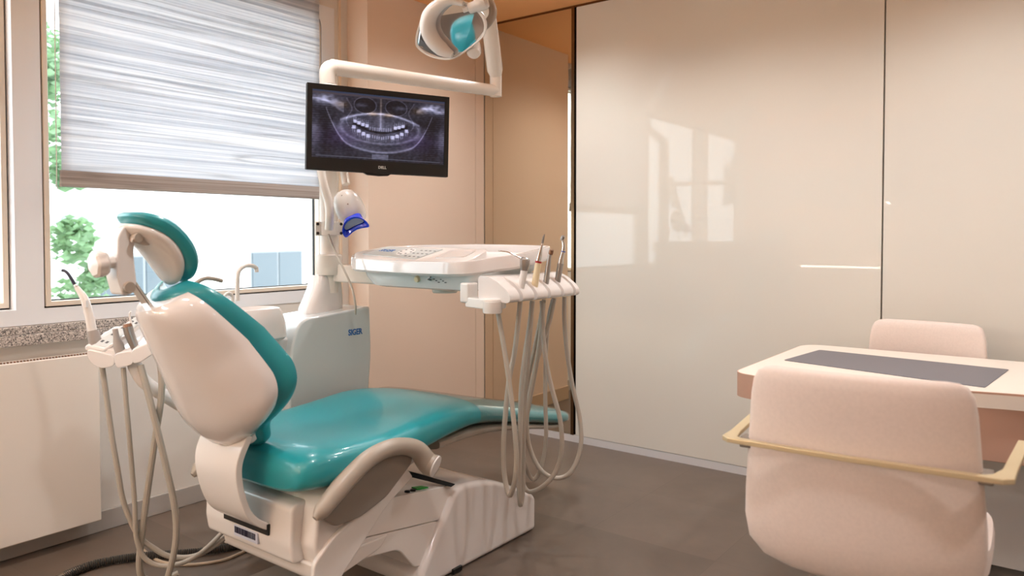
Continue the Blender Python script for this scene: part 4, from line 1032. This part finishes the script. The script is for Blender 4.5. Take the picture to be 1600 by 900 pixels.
def copy_tree(o, parent=None):
    n = o.copy(); COL.objects.link(n)
    if parent: n.parent = parent; n.matrix_parent_inverse = o.matrix_parent_inverse.copy()
    for ch in [q for q in bpy.data.objects if q.parent == o]: copy_tree(ch, n)
    return n
oc = office_chair('pale pink upholstered office chair nearest the camera, its back turned to us')
oc2 = copy_tree(oc); oc2['label'] = 'pink upholstered office chair behind the desk, half hidden against the glass doors'
oc.location = (-.42, 1.93, 0); oc.rotation_euler = (0, 0, math.radians(3))
oc2.scale = (.90, .95, .95); oc2.location = (-.525, 3.645, 0); oc2.rotation_euler = (0, 0, math.radians(180-4))

# ------------------------------------------------------------------ back of the room (seen in the glass and mirror)
def cabinet(name, label, x0, x1, z0, z1, depth, nd, grp=None):
    c = thing(name, ((x0+x1)/2, YB+depth/2, z0), label, 'cabinet', grp)
    obj('carcass', B(box, x0, x1, YB+.002, YB+depth-.02, z0, z1), 'cabinet', c, smooth=False)
    w = (x1-x0)/nd
    for k in range(nd):
        d = obj('door', B(box, x0+k*w+.002, x0+(k+1)*w-.002, YB+depth-.02, YB+depth, z0+(-.03 if z0 > 1 else .002), z1-.002), 'cabinet', c, bevel=.002)
    return c
cabinet('wall_cabinet', 'long beige wall cabinet lit above and below, mirrored in the glass door', -3.22, -1.70, 1.63, 2.03, .34, 3)
cabinet('base_cabinet', 'beige base cabinet under the worktop, mirrored low in the glass door', -3.22, -1.70, .0, .86, .55, 3)
o = obj('worktop', B(box, -3.25, -1.68, YB+.002, YB+.58, .86, .90), 'worktop', bevel=.003); tag(o, 'pale worktop across the base cabinet at the back of the room', 'worktop')
for nm, z, yy, lb in (('led_strip', 1.630, YB+.13, 'warm light strip under the wall cabinet'), ('led_strip', 2.042, YB+.12, 'warm light strip on top of the wall cabinet'), ('led_strip', .925, YB+.565, 'bright light strip along the front of the worktop')):
    o = obj(nm, B(box, -3.1 if z > 1 else -2.55, -1.72, yy, yy+.015, z-.012 if z > 1 else z-.022, z if z > 1 else z-.012), 'led_wash' if z > 1 else 'led'); tag(o, lb, 'light strip')

DL = [(-2.35, .35, .55), (-2.45, 1.9, .65), (-2.35, 3.15, .85), (-1.2, 1.15, .85), (-1.3, 2.95, .78), (-.25, 3.05, .78), (.9, 3.0, .8), (.9, 1.4, .7), (-.95, -.85, .8), (.9, -.85, .8), (-2.4, -.85, .6)]
for i, (x, y, pw_) in enumerate(DL):
    c = thing('ceiling_spotlight', (x, y, HC), 'round recessed warm spotlight in the orange ceiling', 'spotlight', 'recessed ceiling spotlights')
    obj('trim_ring', B(lathe, [(.036, .0), (.048, -.002), (.050, -.006), (.046, -.010), (.036, -.008)], (x, y, HC)), 'white_satin', c)
    obj('lamp_disc', B(lathe, [(0, 0), (.036, 0), (.036, -.005), (0, -.006)], (x, y, HC)), 'lamp_disc', c)
    l = bpy.data.lights.new('spot_light', 'SPOT'); l.energy = 82*pw_; l.color = (1.0, .995, .995); l.spot_size = math.radians(150); l.spot_blend = .9; l.shadow_soft_size = .06
    lo = bpy.data.objects.new('spot_light', l); COL.objects.link(lo); lo.location = (x, y, HC-.03); lo.parent = None

# ------------------------------------------------------------------ outside
gz = -5.0
g_ = obj('street', B(box, -60, XW-.3, -40, 60, gz-.2, gz), 'asphalt', smooth=False); g_['kind'] = 'structure'
bd = thing('apartment_building', (-26, 26, gz), 'white apartment building with grey windows across the street outside the window', 'building')
ang = math.radians(20)
ca_, sa_ = math.cos(ang), math.sin(ang)
FX = Vector((ca_, sa_, 0)); FYv = Vector((-sa_, ca_, 0)); bo_ = Vector((-22, 24, gz))
def fac(u, w, z): return bo_+FX*w+FYv*u+Vector((0, 0, z-gz))
bm = bmesh.new(); prism(bm, [fac(-26, 0, gz), fac(12, 0, gz), fac(12, -10, gz), fac(-26, -10, gz)], (0, 0, 5.0-gz)); wl_ = obj('wall', bm, 'facade', bd, smooth=False)
for fl in range(3):
    z0 = -3.6+fl*3.0
    for k in range(7):
        u = -23+k*4.9
        f = obj('window', B(prism, [fac(u, .03, z0), fac(u+2.5, .03, z0), fac(u+2.5, .03, z0+1.5), fac(u, .03, z0+1.5)], FX*-.2), 'facade_grey', bd, smooth=False)
        for q in range(2):
            obj('pane', B(prism, [fac(u+.1+q*1.2, .06, z0+.1), fac(u+1.2+q*1.2, .06, z0+.1), fac(u+1.2+q*1.2, .06, z0+1.4), fac(u+.1+q*1.2, .06, z0+1.4)], FX*-.06), 'facade_glass', f, smooth=False)
    obj('ledge', B(prism, [fac(-26, .0, z0-.9), fac(12, .0, z0-.9), fac(12, .0, z0-.75), fac(-26, .0, z0-.75)], FX*.25), 'facade_grey', bd, smooth=False)

def tree(c, r, h, n, label):
    t = thing('tree', (c[0], c[1], gz), label, 'tree', 'trees outside the window')
    obj('trunk', B(tube, [(c[0], c[1], gz), (c[0]+.05, c[1], gz+1.5), (c[0], c[1]+.06, c[2])], [.16, .12, .05], n=4), 'bark', t)
    bm = bmesh.new(); rr = random.Random(int(c[0]*100))
    blobs = [(Vector(c)+Vector((rr.gauss(0, .5)*r, rr.gauss(0, .5)*r, rr.gauss(0, .5)*h)), rr.uniform(.25, .5)*r) for _ in range(16)]
    for _ in range(n):
        b, s = rr.choice(blobs); d = Vector((rr.gauss(0, 1), rr.gauss(0, 1), rr.gauss(0, 1))).normalized()
        p = b+d*s*rr.uniform(.5, 1); x, y, a = basis((rr.gauss(0, 1), rr.gauss(0, 1), rr.gauss(0, 1))); s2 = rr.uniform(.05, .09)
        v = [bm.verts.new(p+x*s2*i+y*s2*.55*j+a*s2*.12*abs(j)) for i, j in ((-1, 0), (0, -1), (1, 0), (0, 1))]; bm.faces.new(v)
    obj('foliage', bm, 'leaf', t, smooth=False)
tree((-9.2, 3.42, 1.7), .75, 1.9, 3600, 'light green leafy tree seen at the left edge of the blind')
tree((-9.6, .9, .2), 1.0, 1.2, 3000, 'light green leafy tree outside the leftmost window strip')

# ------------------------------------------------------------------ light and camera
w = bpy.data.worlds.new('sky'); SC.world = w; w.use_nodes = True
bg = w.node_tree.nodes['Background']; bg.inputs[0].default_value = (.86, .93, 1.0, 1); bg.inputs[1].default_value = 6.5
sun = bpy.data.lights.new('sun', 'SUN'); sun.energy = 3; sun.angle = .02; sun.color = (1, .96, .9)
so_ = bpy.data.objects.new('sun', sun); COL.objects.link(so_); so_.rotation_euler = Vector((-.55, .45, -.75)).to_track_quat('-Z', 'Y').to_euler(); so_.location = (5, 0, 10)
for y0_, y1_ in ((1.26, 2.65), (-.14, 1.16), (-1.39, -.26)):
    l = bpy.data.lights.new('window_portal', 'AREA'); l.shape = 'RECTANGLE'; l.size = y1_-y0_; l.size_y = 1.5; l.cycles.is_portal = True
    lo = bpy.data.objects.new('window_portal', l); COL.objects.link(lo); lo.location = (XW-.12, (y0_+y1_)/2, 1.7)
    lo.rotation_euler = Vector((1, 0, 0)).to_track_quat('-Z', 'Z').to_euler()

cd = bpy.data.cameras.new('camera'); cam = bpy.data.objects.new('camera', cd); COL.objects.link(cam); SC.camera = cam
cam.location = (0, 0, EYE)
fwd = Vector((-VR*math.cos(TH), VF*math.cos(TH), -math.sin(TH)))
cam.rotation_euler = fwd.to_track_quat('-Z', 'Y').to_euler()
cd.sensor_width = 36; cd.lens = F/1600*36; cd.shift_y = -(450-CY)/1600; cd.clip_start = .05; cd.clip_end = 300
cd.dof.use_dof = True; cd.dof.focus_distance = 3.1; cd.dof.aperture_fstop = 2.6
SC.view_settings.view_transform = 'Standard'; SC.view_settings.look = 'None'; SC.view_settings.gamma = 1; SC.view_settings.use_curve_mapping = False
SC.view_settings.exposure = -0.32
SC.cycles.max_bounces = 8; SC.cycles.diffuse_bounces = 5; SC.cycles.sample_clamp_indirect = 6
